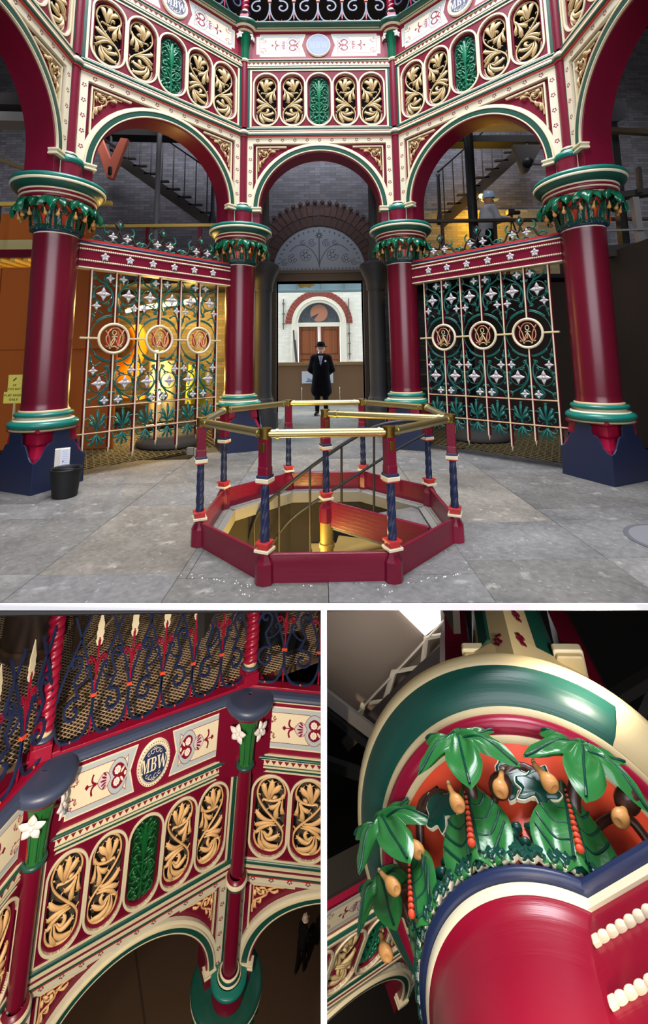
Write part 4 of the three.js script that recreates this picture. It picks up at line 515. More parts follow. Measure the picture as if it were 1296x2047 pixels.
// expanded-metal floor behind the screens
{
  const g = structGroup('floor'), strands = []; const bar = (a, b) => strands.push(beamAt([a[0], -.012, a[1]], [b[0], -.012, b[1]], .011, .014));
  const reg = (x, z) => { const ax = Math.abs(x); if (ax < 1.45 || ax > 4.6 || z < -9.7 || z > -4.4) return false; return octHP.some(([nx, ny, d]) => nx * x + ny * z > d + .02); };
  for (let k = -120; k < 120; k++) for (const s of [-1, 1]) { let st = null, last = null; for (let i = 0; i <= 110; i++) { const z = -4.4 - i * .05, x = k * .1 + s * (z + 7) * .55; const r = reg(x, z); if (r && !st) st = [x, z]; if (st && (!r || i === 110)) { if (last && Math.abs(last[1] - st[1]) > .1) bar(st, last); st = null; } if (r) last = [x, z]; } }
  const m = P(g, 'grating_strands', mg(strands), mat(0x82744e, .6)); m.userData.kind = 'stuff'; P(g, 'grating_bed', uvBox2(slabGeo(outsideOf([[-5, -4.2], [5, -4.2], [5, -9.7], [-5, -9.7]], octHP), -.034, -.026, 0)), gloomDark);
}
// ---------------------------------------------------------------- octagon: columns, arcade, screens, railings
const AP = 3.154, HS = 1.3065, BAP = 3.043;
for (const [x, z, l] of [[-AP, CZ - HS, 'tall maroon column at left with navy plinth beside the black bin'], [AP, CZ - HS, 'tall maroon column at right with navy plinth and no bin beside it'], [-HS, CZ - AP, 'maroon column left of the doorway, behind the brass rail'], [HS, CZ - AP, 'maroon column right of the doorway, behind the brass rail']]) column(l, x, z);
const placeBay = (t, phi) => { t.position.set(-BAP * Math.sin(phi), 0, CZ - BAP * Math.cos(phi)); t.rotation.y = phi; return t; };
placeBay(arcadeBay('painted arcade bay over the central doorway, with a faded medallion', { medal: K.medalFaded }), 0);
{ const b = placeBay(arcadeBay('painted arcade bay over the left iron screen'), Math.PI / 4);
  for (const [a, l] of [[-Math.PI / 4, 'painted arcade bay over the right iron screen'], [Math.PI / 2, 'arcade bay cut by the left edge of the upper view'], [-Math.PI / 2, 'arcade bay cut by the right edge of the upper view']]) placeBay(copyOf(b, l), a); }
for (const [phi, l] of [[0, 'blue scrolled gallery railing above the doorway bay'], [Math.PI / 4, 'blue scrolled gallery railing above the left painted bay'], [-Math.PI / 4, 'blue scrolled gallery railing above the right painted bay']]) { const r = galleryRailing(l, 6, 2.5, phi ? [] : [-1.26, 1.26], { loop: K.navy }); placeBay(r, phi); r.position.y = 7.085; r.position.x += .02 * Math.sin(phi); }
{ const s = ironScreen('wrought iron screen left of the doorway, lit yellow from behind'), place = (o, m) => { o.position.set(m * (AP + HS) / 2, 0, CZ - (AP + HS) / 2); o.rotation.y = -m * Math.PI / 4; }; place(s, -1); place(copyOf(s, 'wrought iron screen right of the doorway, dark behind'), 1); }
struct('floor_upper', mg([-2, -1, 0, 1, 2].map(k => rot(bx(-2.6, 2.6, 7.0, 7.06, -1.6, -.1), 0, k * Math.PI / 4, 0).translate(-BAP * Math.sin(k * Math.PI / 4), 0, CZ - BAP * Math.cos(k * Math.PI / 4)))), mat(0x332c26, .9));
// ---------------------------------------------------------------- stairwell with its brass rail
{
  const t = thing('stairwell_guard', 'octagonal guard of twisted posts and brass rail around the stairwell', 'railing'), rs = .7904;
  const vs = [[-rs / 2, RAP], [rs / 2, RAP], [RAP, rs / 2], [RAP, -rs / 2], [rs / 2, -RAP], [-rs / 2, -RAP], [-RAP, -rs / 2], [-RAP, rs / 2]].map(([a, b]) => [RX + a, RZ + b]), PP = [.019, -3.833];
  const oct = (r0, r1, h, y) => rot(cyl(r1, r0, h, 0, 0, 0, 8), 0, Math.PI / 8, 0).translate(0, y, 0), flatN = g => { const q = g.toNonIndexed(); q.computeVertexNormals(); return q; };
  const base = flatN(mg([oct(.062, .06, .115, 0), oct(.06, .036, .04, .115), oct(.036, .034, .03, .155)])), band = mg([rbx(-.05, .05, .178, .196, -.05, .05, .004), rbx(-.046, .046, .585, .612, -.046, .046, .005)]), capR = mg([rbx(-.036, .036, .19, .225, -.036, .036, .003), rbx(-.045, .045, .222, .236, -.045, .045, .003), rbx(-.04, .04, .576, .588, -.04, .04, .003)]), tw = twist(.024, .235, .58, 4, 4, .3, 32, 70), capN = rbx(-.042, .042, .61, .63, -.042, .042, .005), up = mg([rbx(-.032, .032, .62, .85, -.032, .032, .004), rbx(-.036, .036, .62, .68, -.036, .036, .008)]), boss = mg([cyl(.037, .037, .06, 0, .852, 0, 18), cyl(.03, .022, .05, 0, .81, 0, 12), rbx(-.016, .016, .77, .83, .026, .04, .005), cyl(.042, .042, .01, 0, .85, 0, 18), cyl(.042, .042, .01, 0, .905, 0, 18)]);
  const post = ([x, z], a) => { const p = P(t, 'post', base, K.maroon); p.position.set(x, 0, z); p.rotation.y = a; P(p, 'cream_band', band, K.cream); P(p, 'red_cap', capR, K.red); P(p, 'twisted_shaft', tw, K.navy); P(p, 'navy_cap', capN, K.navy); P(p, 'upper_shaft', up, K.maroon); P(p, 'brass_bracket', boss, K.brassDark); };
  vs.forEach(([x, z], i) => post([x, z], Math.atan2(x - RX, z - RZ))); post(PP, .4);
  const kerb = (a, b, h = .165) => { const d = [b[0] - a[0], b[1] - a[1]], L = Math.hypot(...d); const m = P(t, 'kerb_panel', rbx(-L / 2 + .03, L / 2 - .03, -.03, h, -.014, .014, .006), K.maroon); m.position.set((a[0] + b[0]) / 2, 0, (a[1] + b[1]) / 2); m.rotation.y = -Math.atan2(d[1], d[0]); };
  for (let i = 0; i < 8; i++) kerb(vs[i], vs[(i + 1) % 8]); kerb(PP, [.76, -3.2], .17);
  const brassRail = (a, b) => { const m = P(t, 'brass_rail', tubeAt([a[0], .88, a[1]], [b[0], .88, b[1]], .028, 20), K.brass); const f = [.09, .91].map(k => { const q = [a[0] + (b[0] - a[0]) * k, a[1] + (b[1] - a[1]) * k], w = [a[0] + (b[0] - a[0]) * (k + .02), a[1] + (b[1] - a[1]) * (k + .02)]; return tubeAt([q[0], .88, q[1]], [w[0], .88, w[1]], .033, 20); }); for (const q of f) P(m, 'brass_sleeve', q, K.brass); };
  for (let i = 0; i < 8; i++) brassRail(vs[i], vs[(i + 1) % 8]); brassRail(PP, vs[2]); for (const v of [...vs, PP]) P(t, 'brass_elbow', new THREE.SphereGeometry(.036, 20, 14).translate(v[0], .88, v[1]), K.brass);
  { seed = 77; const cr = []; for (let i = 0; i < 56; i++) { const s = i % 2 ? 1 : -1, a = rr(0, 6.28), q = rr(.02, .4), r = rr(.002, .006); cr.push(cyl(r * .7, r, .004, RX + s * .42 + Math.cos(a) * q * 1.2 + s * .12, 0, RZ + RAP + .03 + Math.abs(Math.sin(a)) * q * .35 - (s * Math.cos(a) > 0 ? q * .5 : 0), 6)); } const o = solo('plaster_crumbs', mg(cr), mat(0xd2d2d0, .9), 'white plaster crumbs scattered on the floor by the front posts of the brass guard', 'crumbs'); o.userData.kind = 'stuff'; }
  // landing, pit and stair
  const Q = [.392, -3.994], S = [.8, -4.17], lp = [PP, Q, S, [RX + RAP - .13, -4.1], [RX + RAP - .13, -3.42], [.76, -3.2]];
  solo('stair_landing', slabGeo([lp], -.05, -.004), stones[1], 'grey triangular stone landing inside the right of the brass guard', 'landing');
  const pitM = mat(0x8a7a3c, .8), dark = mat(0x2b2620, .9);
  const side = wellHP.map((h, i) => { const a = i * Math.PI / 4, w = .82; return rot(bx(-w / 2 - .01, w / 2 + .01, i > 1 && i < 7 ? -.62 : -.14, -.036, 0, .05), 0, a, 0).translate(RX + Math.sin(a) * (RAP - .06), 0, RZ + Math.cos(a) * (RAP - .06)); });
  struct('wall_stairwell', mg(side), dark); struct('trim_4', mg(wellHP.map((h, i) => { const a = i * Math.PI / 4, w = .74; return rot(bx(-w / 2, w / 2, -.1, -.004, -.06, .0), 0, a, 0).translate(RX + Math.sin(a) * (RAP - .06), 0, RZ + Math.cos(a) * (RAP - .06)); })), mat(0x77766f, .8));
  struct('floor_stairwell', mg([bx(-1, 1.05, -.64, -.6, -4.8, -3.9), beamAt([.025, -.6, -3.92], [.025, -.16, -2.9], 2, .02)]), mat(0xd2b868, .8, { bumpMap: stoneBump, bumpScale: .01 }));
  const st = thing('spiral_stair', 'iron spiral stair with a curved handrail descending in the stairwell', 'stair'); P(st, 'newel', mg([cyl(.055, .055, .6, PP[0], -.6, PP[1]), cyl(.065, .065, .03, PP[0], -.2, PP[1])]), mat(0x8c7434, .5));
  for (let i = 0; i < 4; i++) { const a = .5 + i * .36, y = -.3 - i * .07, g = ext(poly([[.03, -.02], [.8, -.16], [.8, .16], [.03, .02]]), 0, .02); P(st, 'tread', rot(rot(g, -Math.PI / 2, 0, 0), 0, a, 0).translate(PP[0], y, PP[1]), mat(0x8a7238, .6)); }
  const hr = [[492, 1092], [520, 1020], [570, 975], [620, 935], [700, 880], [760, 850], [850, 838]].map(([x, y], i) => at(x, y, -4.35 + .03 * i)); P(st, 'handrail', tube3(hr, .017, 40, 10), K.iron); const hr2 = [[535, 1100], [580, 1040], [650, 990], [720, 945], [800, 895], [850, 868]].map(([x, y], i) => at(x, y, -4.3 + .03 * i)); P(st, 'lower_rail', tube3(hr2, .013, 30, 8), K.iron);
  for (const [x, y, y1] of [[508, 1045, 1120], [558, 985, 1110], [620, 935, 1110], [683, 892, 1030], [748, 856, 1022]]) P(st, 'spindle', tube3([at(x, y, -4.25), at(x, y1, -4.22)], .011, 2, 8), K.ironBrown);
  point('unseen_stairwell_light', 0xffd873, 2.2, [-.3, -.33, -3.72], 3); const sl = solo('unseen_stairwell_lamp', new THREE.SphereGeometry(.03, 12, 8).translate(-.3, -.33, -3.72), mat(0x111111, .5, { emissive: 0xffd873, emissiveIntensity: 3 }), 'unseen warm bulb placed below the stairwell kerb to light the pit', 'lamp');  // unseen lamp, placed to light the pit walls and floor
}
// ---------------------------------------------------------------- things on the floor
{
  const b = thing('waste_bin', 'black rubber bin against the left navy plinth', 'bin'); b.position.set(-2.63, 0, -4.62); P(b, 'bucket', lathe([[0, 0], [.105, 0], [.115, .01], [.14, .26], [.148, .268], [.146, .28], [.132, .275], [.128, .255], [.1, .02], [0, .02]]), K.black); P(b, 'handle', tube3([[-.14, .25, 0], [-.12, .285, .08], [0, .295, .13], [.12, .285, .08], [.14, .25, 0]], .005, 20, 6), K.iron);
  const cardT = canvasTex(128, 256, (x, w, h) => { x.fillStyle = '#d8dbe6'; x.fillRect(0, 0, w, h); x.fillStyle = '#9aa3c0'; for (let i = 0; i < 9; i++) x.fillRect(30, 20 + i * 22, 70, 5); x.fillStyle = '#b02030'; x.beginPath(); x.arc(40, 140, 9, 0, 7); x.fill(); });
  const c = thing('leaflet_box', 'white leaflet box standing behind the black bin', 'box'); c.position.set(-2.77, .2, -4.78); c.rotation.y = .5; P(c, 'case', rbx(-.07, .07, 0, .24, -.03, .03, .004), mat(0xcfcbbd, .6)); P(c, 'leaflet', uvBox(bx(-.02, .068, .01, .235, .031, .034), -.02, .01, .088, .225), mat(0xffffff, .6, { map: cardT }));
  const signT = canvasTex(256, 320, (x, w, h) => { x.fillStyle = '#e8dc62'; x.fillRect(0, 0, w, h); x.fillStyle = '#1a1a10'; x.save(); x.translate(128, 80); x.rotate(-.75); x.fillRect(-46, -10, 80, 20); x.restore(); x.font = 'bold 52px sans-serif'; x.textAlign = 'center'; x.fillText('UP', 128, 205); x.fillText('THIS WAY', 128, 275); }), signT2 = canvasTex(320, 200, (x, w, h) => { x.fillStyle = '#e8dc62'; x.fillRect(0, 0, w, h); x.fillStyle = '#1a1a10'; x.font = 'bold 54px sans-serif'; x.textAlign = 'center'; x.fillText('FLAT SHOES', 160, 80); x.fillText('ONLY', 160, 155); });
  const s = thing('notice_sign', 'yellow two-board notice on a stake reading UP THIS WAY', 'sign'); const q = at(29, 780, -5.6), k = 5.6 / 866; s.position.set(q[0], 0, -5.6);
  const y0 = at(36, 806, -5.6)[1], y1 = at(36, 783, -5.6)[1], y2 = at(36, 749, -5.6)[1]; P(s, 'stake', rbx(-.012, .012, 0, y0 + .05, -.03, -.01, .003), K.tan); P(s, 'upper_board', uvBox(bx(-.085, .085, y1 - .01, y2, -.01, .004), -.085, y1 - .01, .17, y2 - y1 + .01), mat(0xffffff, .6, { map: signT })); P(s, 'lower_board', uvBox(bx(-.125, .125, y0, y1, -.008, .008), -.125, y0, .25, y1 - y0), mat(0xffffff, .6, { map: signT2 }));
  const mh = thing('drain_cover', 'round grey drain cover set in the floor at right', 'cover'); mh.position.set(2.56, 0, -3.36); P(mh, 'cover_rim', lathe([[.29, .0], [.31, .004], [.31, .002], [.27, .003]], 40), mat(0x55565a, .6)); P(mh, 'cover_disc', cyl(.275, .275, .004, 0, 0, 0, 40), mat(0x6d6e72, .7));
  for (const [x, z, l] of [[-2.5, -7.35, 'dark stone drum base on the grating behind the left screen'], [2.62, -7.5, 'dark stone drum base on the grating behind the right screen']]) solo('column_base', lathe([[0, 0], [.52, 0], [.54, .04], [.52, .1], [.46, .12], [.45, .16], [.38, .2], [0, .2]]).translate(x, -.01, z), mat(0x4a4642, .7), l, 'base');
  const jb = [[-1.92, -6.5], [-1.8, -6.45]]; jb.forEach(([x, z], i) => { const o = solo('socket_box', rbx(x - .05, x + .05, 0, .1, z - .04, z + .04, .006), mat(0x8f8c82, .6), i ? 'small grey box nearest the left back plinth' : 'small grey box beside the left screen foot', 'box'); });
}
// ---------------------------------------------------------------- behind the screens and above
{
  const orange = mat(0xb05a14, .7), yel = mat(0xd9bd63, .6), dk = mat(0x1c1916, .8);
  const ow = thing('plywood_wall', 'orange painted board wall behind the left column', 'wall panel'); for (let i = 0; i < 4; i++) P(ow, 'board', rbx(-7.2 + i * .98, -6.24 + i * .98, 0, 2.9, -7.06, -7.0, .008), orange); P(ow, 'batten', rbx(-6.1, -3.3, 1.55, 1.6, -7.0, -6.97), orange);
  const wl = thing('walkway', 'raised walkway at left with cream and orange parapet boards', 'walkway'); const y = h => at(20, h, -7)[1];
  P(wl, 'fascia', rbx(-8, -3.4, y(516), y(500), -7.05, -6.95), K.maroonDark); for (let i = 0; i < 22; i++) P(wl, 'joist', bx(-8 + i * .22, -7.92 + i * .22, y(516) - .05, y(516), -7.95, -7.02), yel); P(wl, 'soffit', bx(-8, -3.2, y(516) - .0, y(516) + .03, -7.95, -7.05), mat(0xc7a652, .7)); P(wl, 'cream_board', rbx(-8, -3.9, y(500), y(470), -7.3, -7.26), mat(0xc8bd80, .7)); P(wl, 'orange_board', rbx(-8, -3.9, y(470), y(416), -7.3, -7.26), mat(0xb5611b, .7)); P(wl, 'rail', rbx(-8, -3.5, y(412), y(404), -7.05, -6.97), yel); P(wl, 'rail_post', cyl(.012, .012, y(404) - y(500), -5.35, y(500), -7.0, 8), K.iron);
  // lit corner behind the left screen
  struct('wall_engine', planeXY(-4.6, -1.5, 0, 2.95, -9.2, .1), bmat(brickWarm, .9, 1.0));
  const tubes = [[313, 700, 318, 808], [252, 622, 287, 616], [291, 615, 325, 611], [328, 610, 362, 606], [366, 606, 402, 600]];
  tubes.forEach(([a, b, c, d], i) => { const p = at(a, b, -8.4), q = at(c, d, -8.4), o = thing('lamp_tube', i ? `glowing ceiling tube ${['', 'leftmost', 'second from left', 'third from left', 'rightmost'][i]} in the row behind the left screen` : 'upright glowing tube lamp behind the left screen', 'lamp', 'tube lamps behind the left screen'); P(o, 'glass_tube', tubeAt(p, q, .035, 12), mat(0x222222, .4, { emissive: 0xffedb0, emissiveIntensity: 4 })); P(o, 'batten', i ? beamAt([p[0], p[1] + .05, p[2] - .06], [q[0], q[1] + .05, q[2] - .06], .04, .03) : beamAt([p[0], p[1], p[2] - .07], [q[0], q[1], q[2] - .07], .04, .03), K.white); P(o, 'wall_arm', mg([.15, .85].map(f => bx(p[0] + (q[0] - p[0]) * f - .012, p[0] + (q[0] - p[0]) * f + .012, p[1] + (q[1] - p[1]) * f + (i ? .035 : -.012), p[1] + (q[1] - p[1]) * f + (i ? .06 : .012), -9.2, p[2] - .05))), K.iron); if (i === 0 || i === 2 || i === 4) point('tube_light', 0xffcf6a, 5, [(p[0] + q[0]) / 2, (p[1] + q[1]) / 2 - .05, p[2] + .1], 4); });
  const eng = thing('steam_engine', 'orange and cream engine casing lit behind the left screen', 'engine'); const c0 = at(228, 690, -8.7);
  P(eng, 'flywheel_casing', new THREE.TorusGeometry(.5, .16, 14, 48, 4.6).rotateZ(2.4).translate(...c0), mat(0xd98a12, .5)); P(eng, 'casing_panel', rbx(c0[0] - .62, c0[0] + .5, c0[1] - .72, c0[1] - .25, c0[2] - .1, c0[2] + .1, .04), mat(0xe09a18, .5)); P(eng, 'cylinder', cyl(.3, .3, 1.15, c0[0] + 1.0, 0.2, c0[2] - .1, 28), mat(0xd8cfa6, .5)); P(eng, 'pillar', rbx(c0[0] - 1.0, c0[0] - .82, 0, 2.1, c0[2] - .1, c0[2] + .1), orange); P(eng, 'boiler_end', cyl(.2, .24, .8, c0[0] - .72, .55, c0[2] + .05, 20), mat(0x9b916a, .6)); P(eng, 'bench', rbx(c0[0] - 1.5, c0[0] + .7, .62, .68, c0[2] - .1, c0[2] + .5), mat(0xb9791f, .6)); P(eng, 'bench_front', rbx(c0[0] - 1.4, c0[0] + .2, .1, .62, c0[2] + .3, c0[2] + .42), dk); P(eng, 'bolt', mg([0, 1, 2, 3].map(i => new THREE.SphereGeometry(.05, 10, 8).translate(c0[0] - .78, .9 + i * .3, c0[2] + .12))), K.ironBrown);
  const j = at(392, 765, -8.6); solo('work_jacket', mg([bx(j[0] - .015, j[0] + .015, j[1] + .28, j[1] + .31, -9.2, j[2]), lens((u, v) => [j[0] + u * .2 * (.8 + .2 * v), j[1] + .35 - v * .75, j[2] + .08 * (1 - u * u) + .02 * Math.sin(u * 9 + v * 5)], 14, 14, .05)]), mat(0xb3b51c, .8), 'yellow-green work jacket hanging behind the left screen', 'jacket');
  // dark boarding and steps behind the right screen
  struct('wall_panel_right', bx(2.9, 6.5, 0, 2.75, -8.3, -8.2), mat(0x352a20, .8)); struct('wall_side_right', bx(4.7, 4.8, 0, 3, -8.2, -3.2), mat(0x3a2e24, .8));
  const rs = thing('stair_rack', 'dark shelving slats behind the right screen', 'shelving'); for (let i = 0; i < 5; i++) P(rs, 'slat', rbx(1.54, 2.5, .5 + i * .26, .53 + i * .26, -8.3, -8.0), mat(0x6b5a2a, .7)); P(rs, 'side', rbx(1.5, 1.54, 0, 1.8, -8.3, -8.0), dk); P(rs, 'side', rbx(2.5, 2.54, 0, 1.8, -8.3, -8.0), dk);
  const walk = (label, m, z0, rm) => { const t = thing('walkway', label, 'walkway'), x0 = m * 1.7, x1 = m * 7, lo = Math.min(x0, x1), hi = Math.max(x0, x1); P(t, 'deck', rbx(lo, hi, 2.78, 2.86, z0 - 1.7, z0), dk); P(t, 'top_rail', rbx(lo, hi, 3.87, 3.93, z0 - .05, z0 + .02), rm); P(t, 'lower_rail', tubeAt([lo, 3.35, z0 - .02], [hi, 3.35, z0 - .02], .012, 8), K.iron); for (const px of [2.3, 3.3, 4.5, 6]) P(t, 'rail_post', rbx(m * px - .03, m * px + .03, 2.86, 3.9, z0 - .05, z0), rm === yel ? K.maroon : K.ironBrown); return t; };
  walk('yellow-railed walkway behind the left screen cresting', -1, -8.0, yel); walk('brown-railed walkway behind the right screen under the photographer', 1, -7.9, mat(0x3c3026, .6));
  for (const [m, l] of [[-1, 'dark iron stair rising left behind the left arch'], [1, 'dark iron stair rising right behind the right arch']]) {
    const t = thing('iron_stair', l, 'stair'), a = m < 0 ? at(425, 440, -9.3) : at(880, 440, -9.3), b = m < 0 ? at(225, 300, -9.3) : at(1050, 285, -9.3), n = 9;
    for (const dz of [0, -.8]) P(t, 'stringer', beamAt([a[0], a[1] - .1, a[2] + dz], [b[0], b[1] - .1, b[2] + dz], .22, .04), K.ironBrown); for (let i = 0; i < n; i++) { const f = (i + .5) / n, x = a[0] + (b[0] - a[0]) * f, yy = a[1] + (b[1] - a[1]) * f + .08; P(t, 'tread', rbx(x - .15, x + .15, yy - .02, yy + .02, -10.05 + .7, -9.28, .004), K.ironBrown); P(t, 'baluster', cyl(.014, .014, 1.0, x, yy, -9.28, 8), K.ironBrown); }
    P(t, 'handrail', tubeAt([a[0], a[1] + 1.12, -9.28], [b[0], b[1] + 1.12, -9.28], .03, 10), K.iron); P(t, 'end_post', lathe([[.07, 0], [.08, .1], [.04, .3], [.035, 1.1], [.05, 1.15], [0, 1.2]], 14).translate(a[0], a[1] - .1, -9.28), K.iron);
  }
  const br = thing('orange_bracket', 'salmon-painted hanging bracket with a slot behind the left arch', 'bracket'); { const p = (x, y) => { const q = at(x, y, -7.9); return [q[0], q[1]]; }, s = poly([p(188, 276), p(214, 355), p(226, 358), p(256, 278), p(242, 276), p(221, 318), p(204, 276)]); P(br, 'plate', ext(s, -.08, .02, .008).translate(0, 0, -7.9), mat(0xd9745a, .5)); const e = at(220, 341, -7.87); P(br, 'slot', new THREE.CapsuleGeometry(.04, .1, 4, 10).scale(1, 1, .4).translate(...e), K.black); P(br, 'strut', beamAt(at(190, 268, -8.1), at(240, 300, -8.0), .05, .05), K.iron); P(br, 'hanger', tubeAt(at(222, 300, -7.98), at(222, 262, -8.42), .03, 8), K.iron); }
  const bg = thing('grey_bracket', 'grey hanging bracket plate behind the right arch', 'bracket'); { const p = (x, y) => { const q = at(x, y, -7.9); return [q[0], q[1]]; }; P(bg, 'plate', ext(poly([p(1025, 290), p(1046, 346), p(1056, 344), p(1084, 290)]), -.08, .02, .008).translate(0, 0, -7.9), mat(0x4a4644, .6)); P(bg, 'hub', new THREE.SphereGeometry(.1, 14, 10).translate(...at(1056, 325, -7.85)), K.iron); P(bg, 'hanger', tubeAt(at(1054, 300, -7.98), at(1054, 284, -8.42), .03, 8), K.iron); P(bg, 'pin', tubeAt(at(1056, 327, -7.8), at(1100, 330, -7.8), .025, 8), K.steel); }
  solo('iron_pole', cyl(.05, .05, 3.1, at(318, 300, -8.2)[0], 3.0, -8.2, 14), mat(0x6d6f72, .5), 'grey iron pole behind the left arch', 'pole'); solo('iron_post', cyl(.09, .09, 3.4, at(938, 300, -8.2)[0], 2.8, -8.2, 16), K.black, 'thick black iron post behind the right arch', 'post');
  const bm = (l, a, b, w, h, m) => solo('iron_beam', beamAt(a, b, w, h), m, l, 'beam'); const bmM = mat(0x3a3633, .6), bmL = mat(0x8b8987, .6);
  bm('pale iron beam across the left arch', at(160, 246, -8.6), at(470, 246, -8.6), .2, .3, bmL); bm('dark iron beam under the pale one in the left arch', at(150, 268, -8.4), at(470, 275, -8.4), .14, .3, K.black); bm('pale iron beam across the right arch', at(880, 250, -8.6), at(1110, 245, -8.6), .2, .3, bmL); bm('dark iron beam under the pale one in the right arch', at(850, 284, -8.4), at(1110, 284, -8.4), .14, .3, K.black);
  bm('upper iron beam at the left edge', at(-60, 205, -6.8), at(110, 210, -6.8), .2, .3, bmM); bm('lower pale-topped beam at the left edge', at(-60, 240, -6.8), at(90, 243, -6.8), .16, .3, bmL); bm('sloping yellow rail at the left edge', at(-40, 305, -6.6), at(70, 345, -6.6), .06, .06, mat(0x7a6a48, .6)); bm('dark brown rail at the right edge', at(1180, 258, -6.6), at(1340, 268, -6.6), .08, .08, mat(0x4a3d2c, .6)); bm('iron walkway edge at right', at(1205, 505, -6.8), at(1340, 492, -6.8), .18, .2, bmM); bm('iron rail at right behind the column', at(1200, 462, -6.6), at(1340, 456, -6.6), .03, .03, bmL); bm('upper walkway beam at right', at(1190, 398, -6.8), at(1340, 380, -6.8), .1, .2, bmM); bm('leaning iron stanchion at right', at(1268, 395, -6.7), at(1283, 500, -6.7), .1, .08, bmL); bm('dark column stub between railings at right', at(1277, 335, -6.6), at(1281, 385, -6.6), .06, .06, bmM);
  const cg = thing('crank_gear', 'dark crank with a round boss behind the right edge arch', 'gear'); P(cg, 'arm', beamAt(at(1205, 230, -7), at(1240, 222, -7), .3, .12), mat(0x2e2f33, .5)); P(cg, 'stanchion', beamAt(at(1222, 240, -7), [at(1222, 240, -7)[0], 0, -7], .12, .12), mat(0x1c1b1b, .6)); P(cg, 'boss', rot(new THREE.CylinderGeometry(.2, .2, .18, 24), Math.PI / 2, 0, 0).translate(...at(1222, 226, -6.95)), mat(0x3a3b40, .5));
  // dark columns either side of the doorway
  for (const [m, l] of [[-1, 'grey stone column left of the open doorway'], [1, 'grey stone column right of the open doorway']]) { const t = thing('stone_column', l, 'column'), S = mat(0x3d3d3e, .6); t.position.set(m < 0 ? -1.18 : 1.11, 0, -8.7); P(t, 'base', lathe([[.3, 0], [.3, .3], [.27, .34], [.28, .4], [.26, .46], [.21, .5], [.22, .56], [.19, .6]]), S); P(t, 'shaft', lathe([[.19, .6], [.17, .7], [.165, 2.7], [.18, 2.76]]), S); P(t, 'capital', lathe([[.18, 2.7], [.2, 2.75], [.19, 2.8], [.23, 2.95], [.3, 3.1], [.32, 3.16], [.32, 3.24], [.26, 3.28], [.2, 3.3]]), S); P(t, 'upper_shaft', lathe([[.16, 3.3], [.14, 3.4], [.15, 3.5], [.11, 3.6], [.105, 5.3], [.2, 5.5], [.2, 5.7]]), S); }
  for (const [m, l] of [[-1, 'dark panelled door leaf folded back at left of the doorway'], [1, 'dark panelled door leaf folded back at right of the doorway']]) { const t = thing('door_leaf', l, 'door'); t.position.set(m < 0 ? -1.52 : 1.42, 0, -7.95); P(t, 'leaf', rbx(-.03, .03, .02, 2.75, -.45, .45, .006), mat(0x231c17, .6)); for (let i = 0; i < 4; i++) P(t, 'door_panel', rbx(m < 0 ? .025 : -.045, m < 0 ? .045 : -.025, .2 + i * .62, .72 + i * .62, -.36, .36, .01), mat(0x2c241d, .6)); }
  const lat = []; for (let i = 0; i < 16; i++) lat.push(beamAt([-1.2 + i * .16, 5.75, -8.7], [-1.0 + i * .16, 6.02, -8.7], .02, .02), beamAt([-1.0 + i * .16, 5.75, -8.7], [-1.2 + i * .16, 6.02, -8.7], .02, .02)); solo('lattice_girder', mg([...lat, bx(-1.5, 1.5, 5.7, 5.75, -8.75, -8.65), bx(-1.5, 1.5, 6.02, 6.08, -8.75, -8.65)]), mat(0x2a211a, .7), 'dark lattice girder above the doorway arch', 'girder');
  // glow of the lamp behind the photographer
  struct('wall_gallery', planeXY(2.0, 6.5, 2.9, 4.7, -9.6, .1), bmat(brickWarm, .9, 1.0)); const lp = at(962, 392, -9.2); const lo = thing('gallery_lamp', 'small warm lamp on the wall behind the photographer', 'lamp'); lo.position.set(...lp); P(lo, 'bulb', new THREE.SphereGeometry(.05, 12, 10), mat(0x222222, .5, { emissive: 0xffd25a, emissiveIntensity: 10 })); P(lo, 'bracket', bx(-.01, .01, -.01, .01, -.3, -.04), K.iron); point('gallery_lamp_light', 0xffc23a, 4.5, [lp[0], lp[1] - .5, lp[2] + .12], 3);
}
